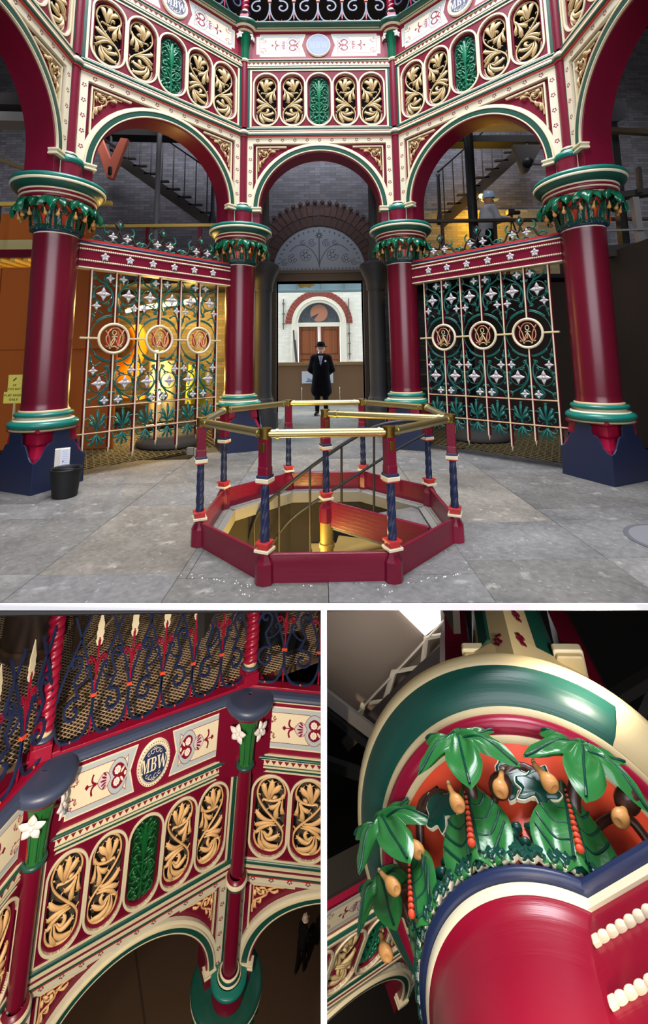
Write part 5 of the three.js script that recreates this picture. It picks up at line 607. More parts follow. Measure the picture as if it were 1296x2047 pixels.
// ---------------------------------------------------------------- the yard beyond the doorway
{
  struct('ground_yard', bx(-14, 14, -.055, -.002, -26, -13.1), mat(0x8f8d88, .9));
  const fz = -17, s = poly([[-8, 0], [8, 0], [8, 5.2], [-8, 5.2]]), hole = new THREE.Path(); hole.moveTo(-.98, .2); hole.lineTo(.76, .2); hole.lineTo(.76, 2.72); hole.absarc(-.11, 2.72, .87, 0, Math.PI, false); s.holes.push(hole);
  struct('wall_yard', uvBox(ext(s, -.3, 0).translate(0, 0, fz), 0, 0, 1, 1), bmat(brickWhite, .7, .8, .9));
  const a = structGroup('trim_5'), br = mat(0x8e3b2c, .8); for (let i = 0; i < 26; i++) P(a, 'voussoir', ext(arcRing(-.11, 2.72, 1.32, 1.08, Math.PI * i / 26 + .008, Math.PI * (i + 1) / 26 - .008), 0, .03, .004, 3).translate(0, 0, fz), br);
  const fr = new THREE.Shape(); fr.moveTo(-1.18, .2); fr.lineTo(-1.18, 2.72); fr.absarc(-.11, 2.72, 1.07, Math.PI, 0, true); fr.lineTo(.96, .2); fr.lineTo(.72, .2); fr.lineTo(.72, 2.72); fr.absarc(-.11, 2.72, .83, 0, Math.PI, false); fr.lineTo(-.94, .2);
  struct('trim_6', mg([ext(fr, -.2, .04, .01).translate(0, 0, fz), ext(arcRing(-.11, 2.72, .96, .93), 0, .07, .01).translate(0, 0, fz), rbx(-.95, .73, 2.6, 2.76, fz - .2, fz)]), mat(0xe5dec9, .7));
  struct('window_2', mg([ext(arcRing(-.11, 2.76, .84, .001), -.14, -.12).translate(0, 0, fz)]), mat(0x4e545c, .3)); struct('window_3', mg([ext(ring(-.62, 2.93, .17, .14), -.12, -.09).translate(0, 0, fz), ext(ring(.4, 2.93, .17, .14), -.12, -.09).translate(0, 0, fz), ext(ring(-.11, 3.14, .37, .34), -.12, -.09).translate(0, 0, fz)]), mat(0x5c6066, .6)); solo('ply_disc', ext(arcRing(-.11, 3.14, .34, .001, -2.2, 3.6), -.11, -.085).translate(0, 0, fz), mat(0xb0765a, .7), 'pale plywood disc boarding the arched window over the yard doors', 'board');
  const woodT = canvasTex(256, 512, (x, w, h) => { x.fillStyle = '#8a4a1f'; x.fillRect(0, 0, w, h); seed = 5; for (let i = 0; i < 260; i++) { x.fillStyle = `rgba(${rnd() > .5 ? '190,110,50' : '60,25,8'},${rr(.05, .22)})`; x.fillRect(rnd() * w, 0, rr(1, 4), h); } }), wood = mat(0xffffff, .55, { map: woodT });
  for (const [m, l] of [[-1, 'left leaf of the brown panelled doors across the yard'], [1, 'right leaf of the brown panelled doors across the yard']]) { const d = thing('yard_door', l, 'door', undefined); d.position.set(-.11 + m * .43, .25, fz - .1); P(d, 'leaf', uvBox(rbx(-.385, .385, 0, 2.36, -.04, .02, .004), -.4, 0, .8, 2.4), wood); for (const [y0, y1] of [[.15, 1.05], [1.3, 2.2]]) { P(d, 'panel', uvBox(rbx(-.27, .27, y0, y1, .012, .03, .012), -.4, 0, .8, 2.4), wood); P(d, 'panel_mould', mg([bx(-.3, .3, y0 - .03, y0, .01, .03), bx(-.3, .3, y1, y1 + .03, .01, .03), bx(-.3, -.27, y0, y1, .01, .03), bx(.27, .3, y0, y1, .01, .03)]), mat(0x5a2f16, .6)); } }
  struct('trim_7', rbx(-.14, -.08, .25, 2.6, fz - .1, fz - .06), mat(0xddd6c4, .7));
  const bz = -13.2, T = 1.17, hb = thing('hoarding', 'brown boarded hoarding behind the man in the bowler hat', 'fence'); for (let i = 0; i < 5; i++) P(hb, 'board', rbx(-2.9 + i * 1.14, -1.77 + i * 1.14, .0, T, bz - .03, bz, .004), mat(0x8a6a4a, .8)); P(hb, 'top_rail', rbx(-2.9, 2.8, T - .02, T + .08, bz - .06, bz + .04, .006), mat(0x9a7a52, .8));
  const pT = canvasTex(256, 128, (x, w, h) => { x.fillStyle = '#e6ecf4'; x.fillRect(0, 0, w, h); x.fillStyle = '#7f9cc0'; for (let i = 0; i < 14; i++) x.fillRect(40 + i * 6, h - 20 - (i * 37 % 40), 5, (i * 37 % 40)); x.fillStyle = '#4a6fa8'; x.fillRect(34, h - 24, 60, 10); }); solo('notice_board', uvBox(bx(-.62, .32, .62, .98, bz + .005, bz + .02), -.62, .62, .94, .36), mat(0xffffff, .5, { map: pT }), 'white printed notice fixed to the brown hoarding', 'notice');
  const cb = thing('canopy_beam', 'pale blue riveted canopy girder outside above the doorway', 'girder'); P(cb, 'web', rbx(-4, 4, 3.66, 4.0, -14.6, -14.5), mat(0x9fb9bd, .7)); P(cb, 'flange', rbx(-4, 4, 3.6, 3.66, -14.7, -14.4), mat(0x86a2a6, .7)); for (let i = 0; i < 7; i++) P(cb, 'stiffener', rbx(-2.45 + i * .8, -2.4 + i * .8, 3.66, 4.2, -14.5, -14.42), mat(0x7e8f8c, .7)); solo('rust_patch', ext(leafOutline(.12), 0, .004).scale(2.6, 1, 1).translate(-.55, 3.83, -14.5), mat(0x9a7a3a, .9), 'rusty stain peeling on the pale blue canopy girder', 'rust');
  for (const [x, y0, y1, l] of [[at(567, 600, fz)[0], 2.5, 3.7, 'thin rusty conduit left of the yard arch'], [at(697, 600, fz)[0], 1.3, 3.7, 'thin rusty conduit right of the yard arch']]) solo('conduit', mg([cyl(.02, .02, y1 - y0, x, y0, fz + .04, 8), ...[0, 1, 2].map(k => bx(x - .05, x + .05, y0 + .2 + k * .4, y0 + .24 + k * .4, fz, fz + .06))]), mat(0x5d554a, .8), l, 'conduit');
  solo('drain_pipe', mg([tubeAt(at(589, 680, fz + .1), at(594, 730, fz + .1), .05, 8), tubeAt(at(587, 660, fz + .1), at(589, 690, fz + .1), .03, 8)]), mat(0x3c3630, .7), 'rusted pipe standing left of the yard doors', 'pipe');
}
// ---------------------------------------------------------------- people: joints with radii, joined by a smooth minimum and meshed
function flesh(bones, k = .03, res = 96) {
  const lo = [1e9, 1e9, 1e9], hi = [-1e9, -1e9, -1e9]; for (const [a, b, ra, rb] of bones) for (let i = 0; i < 3; i++) { lo[i] = Math.min(lo[i], a[i] - ra, b[i] - rb); hi[i] = Math.max(hi[i], a[i] + ra, b[i] + rb); }
  const c = lo.map((l, i) => (l + hi[i]) / 2), hs = Math.max(...lo.map((l, i) => (hi[i] - l) / 2)) * 1.08 + .03;
  const mc = new MarchingCubes(res, new THREE.MeshBasicMaterial(), false, false, 120000); mc.isolation = 0; const h2 = res / 2;
  const F = mc.field; F.fill(-1); const D = new Float32Array(res * res * res).fill(1);
  for (const [a, b, ra, rb, f] of bones) {
    const pad = Math.max(ra, rb) + .09, r0 = [0, 1, 2].map(i => Math.max(0, Math.floor(((Math.min(a[i], b[i]) - pad - c[i]) / hs) * h2 + h2))), r1 = [0, 1, 2].map(i => Math.min(res - 1, Math.ceil(((Math.max(a[i], b[i]) + pad - c[i]) / hs) * h2 + h2))), d = [b[0] - a[0], b[1] - a[1], b[2] - a[2]], dd = d[0] * d[0] + d[1] * d[1] + d[2] * d[2] || 1e-9;
    for (let z = r0[2]; z <= r1[2]; z++) for (let y = r0[1]; y <= r1[1]; y++) for (let x = r0[0]; x <= r1[0]; x++) {
      const p = [(x - h2) / h2 * hs + c[0] - a[0], (y - h2) / h2 * hs + c[1] - a[1], (z - h2) / h2 * hs + c[2] - a[2]]; const t = Math.min(1, Math.max(0, (p[0] * d[0] + p[1] * d[1] + p[2] * d[2]) / dd)); const q = [p[0] - d[0] * t, p[1] - d[1] * t, p[2] - d[2] * t]; if (f) { q[0] *= f[0]; q[2] *= f[1]; }
      const s = Math.hypot(...q) - (ra + (rb - ra) * t), i = x + y * res + z * res * res, o = D[i], h = Math.max(0, Math.min(1, .5 + .5 * (o - s) / k)); D[i] = o + (s - o) * h - k * h * (1 - h);
    }
  }
  for (let i = 0; i < D.length; i++) F[i] = -D[i]; mc.update();
  const n = mc.count, g = new THREE.BufferGeometry(); g.setAttribute('position', new THREE.Float32BufferAttribute(mc.positionArray.slice(0, n * 3), 3)); g.setAttribute('normal', new THREE.Float32BufferAttribute(mc.normalArray.slice(0, n * 3), 3)); g.setAttribute('uv', new THREE.Float32BufferAttribute(new Float32Array(n * 2), 2));
  g.scale(hs, hs, hs).translate(...c); g.computeVertexNormals(); return g;
}
const cloth = c => new THREE.MeshPhysicalMaterial({ color: c, roughness: .95, specularIntensity: .25, bumpMap: brush, bumpScale: .002 }), skin = mat(0xb98a72, .55);
function headBones(x, y, z, fx, fz) { const p = (a, b, c) => [x + a * fz + c * fx, y + b, z - a * fx + c * fz]; return [[p(0, .04, -.01), p(0, .06, .0), .085, .09], [p(0, -.06, .025), p(0, -.03, .02), .055, .07], [p(0, .0, .085), p(0, -.02, .1), .012, .018], [p(-.085, 0, 0), p(-.085, .02, 0), .018, .018], [p(.085, 0, 0), p(.085, .02, 0), .018, .018], [p(-.025, -.055, .075), p(.025, -.055, .075), .012, .012], [p(0, -.1, -.01), p(0, -.2, -.02), .05, .055]]; }
const hand = (w, f, s) => { const o = [[w, [w[0] + f[0] * .08, w[1] + f[1] * .08, w[2] + f[2] * .08], .024, .032]]; for (let i = 0; i < 4; i++) { const e = (i - 1.5) * .017, b = [w[0] + f[0] * .08 + s[0] * e, w[1] + f[1] * .08 + s[1] * e, w[2] + f[2] * .08 + s[2] * e]; o.push([b, [b[0] + f[0] * .06 - s[2] * .01, b[1] + f[1] * .06 - .02, b[2] + f[2] * .06], .009, .007]); } o.push([[w[0] + f[0] * .03 + s[0] * .025, w[1] + f[1] * .03, w[2] + f[2] * .03 + s[2] * .025], [w[0] + f[0] * .07 + s[0] * .05, w[1] + f[1] * .07 + .01, w[2] + f[2] * .07 + s[2] * .05], .011, .008]); return o; };
function limbs(J, r) { return J.map(([a, b, ra, rb, f]) => [a, b, ra * r, rb * r, f]); }
const eyes = (t, x, y, z, fx, fz) => { for (const s of [-1, 1]) P(t, 'eye', new THREE.SphereGeometry(.011, 10, 8).translate(x + s * .033 * fz + .078 * fx, y + .015, z - s * .033 * fx + .078 * fz), K.black); };
{ // man in the doorway, facing the camera, hands clasped behind his back
  const t = thing('person', 'man standing in the doorway in a black frock coat and bowler hat', 'person'), hy = 1.565;
  const legs = [-1, 1].flatMap(s => [[[s * .09, .88, 0], [s * .1, .47, .015], .085, .06], [[s * .1, .47, .015], [s * .11, .08, -.01], .058, .04]]), torso = [[[0, .9, 0], [0, 1.15, 0], .14, .15, [.85, 1.3]], [[0, 1.15, 0], [0, 1.33, 0], .15, .15, [.8, 1.25]], [[-.16, 1.37, 0], [.16, 1.37, 0], .06, .06]], arms = [-1, 1].flatMap(s => [[[s * .19, 1.36, 0], [s * .27, 1.08, -.05], .055, .046], [[s * .27, 1.08, -.05], [s * .1, .9, -.17], .045, .034]]);
  const hands = [-1, 1].flatMap(s => hand([s * .1, .9, -.17], [-s * .9, -.2, -.1], [0, -.7, -.3])), feet = [-1, 1].map(s => [[s * .11, .045, -.03], [s * .14, .035, .14], .04, .035]);
  P(t, 'body', flesh([...legs, ...torso, ...arms, ...hands, ...feet, ...headBones(0, hy, 0, 0, 1)], .03, 110), skin); eyes(t, 0, hy, 0, 0, 1);
  P(t, 'frock_coat', flesh([[[0, 1.0, 0], [0, 1.18, 0], .165, .165, [.86, 1.25]], [[0, 1.18, 0], [0, 1.33, 0], .17, .16, [.78, 1.15]], [[-.17, 1.375, 0], [.17, 1.375, 0], .07, .07], ...limbs(arms, 1.34), ...[-1, 1].flatMap(s => [[[s * .06, 1.0, 0], [s * .1, .58, 0], .14, .155, [1, 1.2]]])], .045, 100), cloth(0x0c0d12));
  P(t, 'trousers', flesh([...limbs(legs, 1.2)], .03, 90), cloth(0x101116)); P(t, 'shirt_front', ext(poly([[-.065, 1.42], [.065, 1.42], [0, 1.17]]), .0, .02, .006).translate(0, 0, .135), cloth(0xb9c0d4)); P(t, 'tie', ext(poly([[-.016, 1.41], [.016, 1.41], [.028, 1.24], [0, 1.19], [-.028, 1.24]]), 0, .016, .005).translate(0, 0, .15), cloth(0x8d93b4)); P(t, 'collar', lathe([[.062, 1.39], [.068, 1.41], [.06, 1.455]], 20), cloth(0xc9cede)); P(t, 'lapel', mg([-1, 1].map(s => ext(poly([[s * .06, 1.42], [s * .12, 1.36], [s * .1, 1.3], [s * .015, 1.15], [s * .0, 1.18]].slice()), 0, .018, .005).translate(0, 0, .138))), cloth(0x15161c)); P(t, 'buttonhole_flower', flowerGeo(5, .028, .012).translate(.115, 1.29, .16), K.white);
  P(t, 'bowler_hat', lathe([[.15, hy + .075], [.158, hy + .085], [.15, hy + .088], [.11, hy + .082], [.106, hy + .1], [.104, hy + .14], [.085, hy + .185], [.04, hy + .205], [0, hy + .207]], 36).scale(1, 1, 1.12), cloth(0x0a0a0c)); P(t, 'shoes', flesh(feet.map(([a, b, r1, r2]) => [a, b, r1 * 1.15, r2 * 1.15]), .02, 60), mat(0x0a0b10, .15));
  t.position.set(-.03, 0, -10.72); t.rotation.y = -.05;
}
function workman(label, o) { // jumper, trousers and a hard hat; faces +x
  const t = thing('person', label, 'person'), b = o.bend, hx = b * .3, hy = 1.57 - b * .07; const sh0 = [b * .2, 1.38 - b * .04, 0];
  const legs = [-1, 1].flatMap(s => [[[0, .9, s * .09], [s * o.step + .03, .48, s * .1], .085, .06], [[s * o.step + .03, .48, s * .1], [s * o.step * 2 - .03, .08, s * .1], .057, .042]]), feet = [-1, 1].map(s => [[s * o.step * 2 - .05, .045, s * .1], [s * o.step * 2 + .13, .035, s * .11], .042, .036]);
  const torso = [[[0, .92, 0], [b * .1, 1.15, 0], .135, .145, [1.25, .9]], [[b * .1, 1.15, 0], [b * .18, 1.33, 0], .145, .14, [1.2, .85]], [[sh0[0], sh0[1], -.15], [sh0[0], sh0[1], .15], .06, .06]];
  const arms = [-1, 1].flatMap(s => [[[sh0[0], sh0[1], s * .18], o.elbow(s), .056, .047], [o.elbow(s), o.wrist(s), .045, .034]]), hands = [-1, 1].flatMap(s => hand(o.wrist(s), o.hdir, [0, 0, -s]));
  P(t, 'body', flesh([...legs, ...torso, ...arms, ...hands, ...feet, ...headBones(hx, hy, 0, 1, 0)], .03, 100), skin); eyes(t, hx, hy, 0, 1, 0);
  P(t, 'jumper', flesh([...limbs(torso, 1.16), [[-.02, .9, 0], [0, 1.0, 0], .15, .155, [1.1, .95]], ...limbs(arms, 1.25)], .04, 96), o.top); P(t, 'trousers', flesh([[[0, .93, 0], [0, .86, 0], .14, .14, [1.2, .95]], ...limbs(legs, 1.25)], .03, 90), o.legs); P(t, 'shoes', flesh(feet.map(([a, c, r1, r2]) => [a, c, r1 * 1.15, r2 * 1.15]), .02, 60), K.black);
  P(t, 'hard_hat', mg([lathe([[.118, .04], [.122, .06], [.118, .12], [.09, .175], [.04, .2], [0, .205]], 32), lathe([[.118, .045], [.14, .035], [.142, .04], [.118, .055]], 32), rbx(.08, .2, .03, .045, -.075, .075, .006), rbx(-.1, .1, .17, .212, -.018, .018, .015)]).translate(hx, hy + .02, 0), o.hat); return t;
}
{ const p = workman('photographer in a grey jumper and pale blue hard hat at a tripod', { bend: .35, step: .02, elbow: s => [.13, 1.13, s * .24], wrist: s => [.38, 1.2, s * .09], hdir: [.9, .1, 0], top: cloth(0xa0a3a8), legs: cloth(0x17181c), hat: mat(0x9db4cc, .35) }); const q = at(972, 470, -8.45); p.position.set(q[0], 2.86, -8.45); p.scale.setScalar(1.04); p.rotation.y = .15;
  const c = thing('tripod_camera', 'black camera on a tripod in front of the photographer', 'camera'), d = at(1022, 425, -8.45); c.position.set(d[0], 2.86, -8.45); const y = d[1] - 2.86; P(c, 'camera_body', rbx(-.08, .05, y - .05, y + .06, -.07, .07, .012), K.black); P(c, 'lens', rot(new THREE.CylinderGeometry(.045, .04, .13, 18), 0, 0, Math.PI / 2).translate(.11, y, 0), K.black); P(c, 'head', cyl(.03, .03, .1, 0, y - .15, 0, 12), K.black); for (let i = 0; i < 3; i++) { const a = i * 2.1 + .3; P(c, 'tripod_leg', tubeAt([0, y - .12, 0], [Math.cos(a) * .3, 0, Math.sin(a) * .3], .016, 8), K.black); } }
// ---------------------------------------------------------------- lower storey: the gallery seen from above (left) and the capital seen from below (right)
const MC = new THREE.Matrix4().makeBasis(CR, CU.clone().negate(), CF).setPosition(EYE);
const M3x3 = (r, t, s = [1, 1, 1]) => new THREE.Matrix4().set(r[0] * s[0], r[1] * s[1], r[2] * s[2], t[0], r[3] * s[0], r[4] * s[1], r[5] * s[2], t[1], r[6] * s[0], r[7] * s[1], r[8] * s[2], t[2], 0, 0, 0, 1);
const cp0 = (x, y, z) => EYE.clone().addScaledVector(rayDir(x, y), z).toArray(); let L0;
const edgePt = (x, y) => { const d = rayDir(x, y), t = (ED - EN[0] * EYE.x - EN[1] * EYE.z) / (EN[0] * d.x + EN[1] * d.z); return EYE.clone().addScaledVector(d, t); };
const wallNormal = x => { const a = edgePt(x, 1240), b = edgePt(x, 2100), d = b.sub(a), n = V3().crossVectors(d, V3(.0057, 0, -12)).normalize(); if (n.x < 0) n.negate(); return [n, a]; };
{
  const ROT = [0.847, 0.0622, 0.528, 0.1201, -0.9898, -0.0761, 0.5179, 0.1279, -0.8459], T2 = [-2.3263, 7.2215, 5.59], VS = 1.0951;
  const G = MC.clone().multiply(M3x3(ROT, T2)).multiply(M4().makeScale(1, VS, 1)).multiply(M4().makeTranslation(0, -5.67, 0));
  const L = (x, z, ry, sx = 1) => G.clone().multiply(M4().makeTranslation(x, 0, z)).multiply(M4().makeRotationY(ry)).multiply(M4().makeScale(sx, 1, 1));
  L0 = (x, y, z) => V3(x, y, z).applyMatrix4(G).toArray();
  const set = (o, m) => { o.position.set(0, 0, 0); o.quaternion.identity(); o.scale.set(1, 1, 1); o.applyMatrix4(m); return o; };
  const low = v => v < 5 ? 5 - (5 - v) * .78 : v > 6.4 ? 6.4 + (v - 6.4) * 1.2 : v;
  const [wn, wp] = wallNormal(641.2);
  const bay = arcadeBay('arcade bay with cream scrolls and navy cornice in the view from above', { gold: K.goldWarm, fern: K.fernDark, fernBase: paint(0x0f2f18, .4), cornice: K.slate, back: mat(0x4a4238, .9) });
  bay.traverse(m => { if (m.isMesh && m.name !== 'spandrel_scroll') { m.geometry.computeBoundingBox(); const bb = m.geometry.boundingBox; if (m.parent === bay && bb.min.y > 3 && (bb.min.y < 4.99 || bb.max.y > 6.4)) { const g = m.geometry.clone(), p = g.attributes.position; for (let i = 0; i < p.count; i++) p.setY(i, low(p.getY(i))); g.computeVertexNormals(); m.geometry = g; } } else if (m.name === 'spandrel_scroll') { m.position.y = low(m.position.y); m.scale.y = .78; } });
  const ang = .5954, hw = 1.26;
  set(bay, L(0, 0, 0)); const b2 = copyOf(bay, 'arcade bay cut off by the white partition in the view from above'); set(b2, L(hw + Math.cos(ang) * hw * 1.276, Math.sin(ang) * hw * 1.276, -ang, 1.276)); cutThing(b2, wn, wp);
  const b0 = copyOf(bay, 'arcade bay seen edge-on at the left of the view from above'); set(b0, L(-hw - Math.cos(.8) * hw, Math.sin(.8) * hw, .8));
  const mkCol = (label, x, z, ry, cap) => { const t = thing('arcade_column', label, 'column'); t.userData.group = undefined; delete t.userData.group; t.scale.x = 1; upperColumn(t, { lily: 1.35, cap: K.slate, leaf: K.bright, ring: K.green, y: low }); if (cap) capital(t, low(3.53) - .63, .62, false, R8(8).map(a => [a, .25, 1]), R8(8).map(a => [a, 1]), [], K.green); set(t, L(x, z, ry).multiply(M4().makeScale(1.4, 1, 1.4))); return t; };
  mkCol('slender column with white lilies at the left of the view from above', -1.34, .02, .42, false); mkCol('slender column with lilies and green abacus below in the view from above', 1.3, .02, -.3, true);
  const rl = galleryRailing('navy scrolled railing with cream leaf spears in the view from above', 6, 2.5, [-1.34, 1.3], { newel: 1.5 }); set(rl, L(0, -.02, 0).multiply(M4().makeTranslation(0, low(7.085), 0)).multiply(M4().makeScale(1, 1.12, 1)));
  const r2 = galleryRailing('navy scrolled railing beside the white partition in the view from above', 6, 2.5, [], {}); set(r2, L(hw + Math.cos(ang) * hw * 1.276, Math.sin(ang) * hw * 1.276 - .02, -ang, 1.276).multiply(M4().makeTranslation(0, low(7.085), 0)).multiply(M4().makeScale(1, 1.12, 1))); cutThing(r2, wn, wp);
  const r0 = galleryRailing('navy scrolled railing seen edge-on at the left of the view from above', 6, 2.5, [], {}); set(r0, L(-hw - Math.cos(.8) * hw, Math.sin(.8) * hw, .8).multiply(M4().makeTranslation(0, low(7.085), 0)).multiply(M4().makeScale(1, 1.12, 1)));
  // gallery floor of expanded metal
  const gf = structGroup('floor'); { const pts = []; const h = .05, st = []; for (let i = 0; i < 90; i++) for (let j = 0; j < 118; j++) { const x = -3.4 + i * .075 + (j % 2) * .0375, z = -.1 - j * .036; if (x > 3.2) continue; for (const s of [-1, 1]) st.push([x, z, s]); } const base = beamAt([-.019, 0, 0], [.019, 0, -.036], .008, .014), baseM = beamAt([.019, 0, 0], [-.019, 0, -.036], .008, .014);
    const keep = st.filter(([x, z]) => V3(x + .05, 7.2, z).applyMatrix4(G).sub(wp).dot(wn) < -.03); st.length = 0; st.push(...keep); const im = new THREE.InstancedMesh(base, mat(0xa89274, .65), st.length); const q = M4(); st.forEach(([x, z, s], i) => { q.makeScale(s, 1, 1).setPosition(x + s * .019, low(7.05), z); im.setMatrixAt(i, q); }); im.name = 'grating_strands'; im.userData.kind = 'stuff'; gf.add(im); P(gf, 'grating_bed', bx(-3.4, 3.3, low(6.98), low(7.0), -4.4, -.08), mat(0x6a5644, .9)); set(gf, L(0, 0, 0)); cutThing(gf, wn, wp); }
  const bg = (name, geo, m, label, cat) => { const o = solo(name, geo, m, label, cat); set(o, L(0, 0, 0)); return o; };
  const sg = (name, geo, m) => { const o = struct(name, geo, m); set(o, L(0, 0, 0)); cutThing2(o); return o; };
  const cutThing2 = o => { o.updateMatrixWorld(true); const pl = new THREE.Plane().setFromNormalAndCoplanarPoint(wn, wp).applyMatrix4(o.matrixWorld.clone().invert()); o.geometry = cut(o.geometry, pl.normal, -pl.constant); };
  sg('wall_gallery_back', bx(-5, 4.5, 7.0, 9.2, -4.7, -4.5), mat(0x3e3328, .85));
  const bl = thing('machine_drum', 'dark brown drum and posts at top left of the view from above', 'machine'); P(bl, 'drum', cyl(.42, .42, 1.2, -1.5, 7.02, -2.3, 28), mat(0x3a2c22, .6)); P(bl, 'drum_rim', mg([cyl(.45, .45, .06, -1.5, 7.9, -2.3, 28), cyl(.45, .45, .06, -1.5, 7.3, -2.3, 28)]), mat(0x4a3828, .5)); P(bl, 'post', rbx(-.95, -.85, 7.02, 8.6, -2.0, -1.9), mat(0x5a3f28, .6)); P(bl, 'kick_board', beamAt([-1.3, 7.12, -.6], [-.6, 7.12, -1.2], .2, .04), mat(0x5a4028, .7)); set(bl, L(0, 0, 0));
  bg('barrier_rope', tube3([[-1.1, 7.55, -.9], [-.2, 7.9, -1.6], [.4, 8.25, -1.9]], .012, 20, 6), mat(0x9a8a70, .7), 'pale slack cord crossing behind the railing at top left of the view from above', 'cord');
  const mc2 = thing('machine', 'black machine foot on the gallery at top right of the view from above', 'machine'); P(mc2, 'foot', lathe([[.3, 0], [.3, .1], [.2, .25], [.18, .7], [.24, .9], [0, .9]], 20).translate(2.0, 7.05, -.9), K.iron); P(mc2, 'block', rbx(2.1, 2.5, 7.05, 7.25, -.7, -.3), K.iron); set(mc2, L(0, 0, 0)); cutThing(mc2, wn, wp);
  // hall floor far below and the visitor on it
  const fy = -5.2; sg('floor_hall', bx(-9, 9, fy - .1, fy, -12, 6), mat(0x3b2d22, .9, { bumpMap: stoneBump, bumpScale: .01 })); for (const [x, m] of [[0, 0], [2.6, 1]]) sg('trim_8', bx(x - .03, x + .03, fy - .001, fy + .006, -12, 6), mat(0x241b14, .9));
  const px = [600, 1942], d = rayDir(...px).applyMatrix4(M4().extractRotation(MC.clone()).invert()); const GI = G.clone().invert(), o0 = EYE.clone().applyMatrix4(GI), o1 = EYE.clone().add(rayDir(...px)).applyMatrix4(GI), dir = o1.sub(o0), tt = (fy - o0.y) / dir.y, foot = o0.addScaledVector(dir, tt);
  const w = workman('visitor in dark clothes and a white hard hat on the hall floor far below', { bend: .55, step: .07, elbow: s => [.12, 1.08, s * .22], wrist: s => [.32, 1.0, s * .12], hdir: [.9, -.3, 0], top: cloth(0x14151b), legs: cloth(0x101014), hat: mat(0xd8d4cc, .4) }); console.log('visitor', foot.x.toFixed(2), foot.y.toFixed(2), foot.z.toFixed(2)); set(w, L(foot.x, foot.z, .35).multiply(M4().makeTranslation(0, fy, 0)).multiply(M4().makeScale(.72, .72, .72)));
}
{
  const KS = 2.1, SY = .5021, R = [0.65424, 0.25947, -0.71038, -0.75318, 0.1385, -0.64307, -0.06847, 0.95577, 0.28604], T = [.4401 * KS, 1.3403 * KS, .7812 * KS], B = MC.clone().multiply(M3x3(R, T)).multiply(M4().makeScale(KS, KS * SY, KS));
  const set = o => { o.position.set(0, 0, 0); o.quaternion.identity(); o.scale.set(1, 1, 1); o.applyMatrix4(B); return o; }, dg = Math.PI / 180;
  const t = thing('column', 'close-up maroon column with fig-leaf capital under a green abacus', 'column');
  const Lp = prof => lathe(prof, 128);
  P(t, 'shaft', Lp([[.228, -1.6], [.228, -.2], [.23, -.1], [.236, -.06], [.244, -.045]]), K.blood); P(t, 'neck_fillet', Lp([[.243, -.048], [.248, -.044], [.25, -.02], [.246, -.012]]), K.cream); P(t, 'neck_ring', Lp([[.24, -.014], [.254, -.012], [.262, -.002], [.263, .012], [.256, .024], [.236, .028]]), K.navy);
  P(t, 'bell', Lp([[.225, .0], [.23, .08], [.24, .16], [.255, .24], [.275, .31], [.3, .37], [.325, .41]]), K.orange); P(t, 'cream_fillet', mg([Lp([[.322, .405], [.334, .41], [.336, .425]]), Lp([[.362, .47], [.372, .474], [.374, .49]]), Lp([[.432, .6], [.442, .606], [.446, .65], [.436, .665]])]), K.tan); P(t, 'maroon_torus', Lp([[.335, .42], [.348, .418], [.36, .432], [.365, .452], [.362, .474]]), K.crimson); P(t, 'green_ovolo', Lp([[.372, .486], [.392, .5], [.412, .535], [.426, .575], [.433, .605]]), K.green); P(t, 'abacus_top', Lp([[.44, .66], [.38, .69], [.05, .7]]), K.teal);
  P(t, 'bare_band', new THREE.LatheGeometry([[.374, .484], [.395, .498], [.415, .533], [.429, .573], [.436, .605]].map(q => new THREE.Vector2(...q)), 40, 76 * dg, 75 * dg), K.tan, 'unpainted cream stretch of the abacus');
  const bell2 = h => h < .1 ? .232 : h < .2 ? .24 : h < .3 ? .272 : .3;
  for (const [a, h, sc, roll, pears, turn] of [[20, .31, 1.06, .08, [[-.045, -.1, .0, .2], [.07, -.07, .0, -.3]], .2], [62, .31, 1.1, -.1, [[-.085, -.055, .0, .7], [.075, -.06, .0, -.3]], -.1], [-28, .34, 1.08, .35, [[.03, -.07, .02, 0], [-.06, -.085, .0, .2]], .75], [-54, .42, 1.05, .2, [[-.05, -.09, .0, 0], [.04, -.12, .0, -.2]], 1.1]]) {
    const d = P(t, 'drooping_leaf', FL.g, K.bright), Rr = .345; d.position.set(Math.sin(a * dg) * Rr, h, Math.cos(a * dg) * Rr); d.rotation.set(0, a * dg + turn, roll, 'YXZ'); d.scale.set(sc, sc * 1.3, sc); P(d, 'leaf_vein', FL.veins, K.ivy);
    for (const [x, y, z, rz] of pears) { const f = P(d, 'fig', pearGeo, K.fruit, 'ochre pear-shaped fruit'); f.position.set(x, y, z); f.rotation.set(.2, 0, rz); f.scale.set(.66, .66, .66); P(d, 'fig_stalk', pearStalk, K.tan).position.copy(f.position); }
    const br = P(t, 'branch', tube3([[0, -.17, -.1], [.02, -.11, -.08], [-.01, -.05, -.06], [0, .0, .03]], .015, 16, 8), K.twig); br.position.copy(d.position); br.rotation.y = a * dg; br.scale.y = 1.4; for (const s of [-1, 1]) { const b2 = P(t, 'branch', tube3([[0, -.12, -.08], [s * .05, -.04, -.06], [s * .1, .0, -.05], [s * .15, .0, -.08]], .0095, 16, 7), K.twig); b2.position.copy(d.position); b2.rotation.y = a * dg; b2.scale.y = 1.3; } P(t, 'branch_knot', new THREE.SphereGeometry(.034, 14, 10).scale(.8, 1.1, .7).translate(.045, -.09, -.06), K.twig).position.copy(d.position);
  }
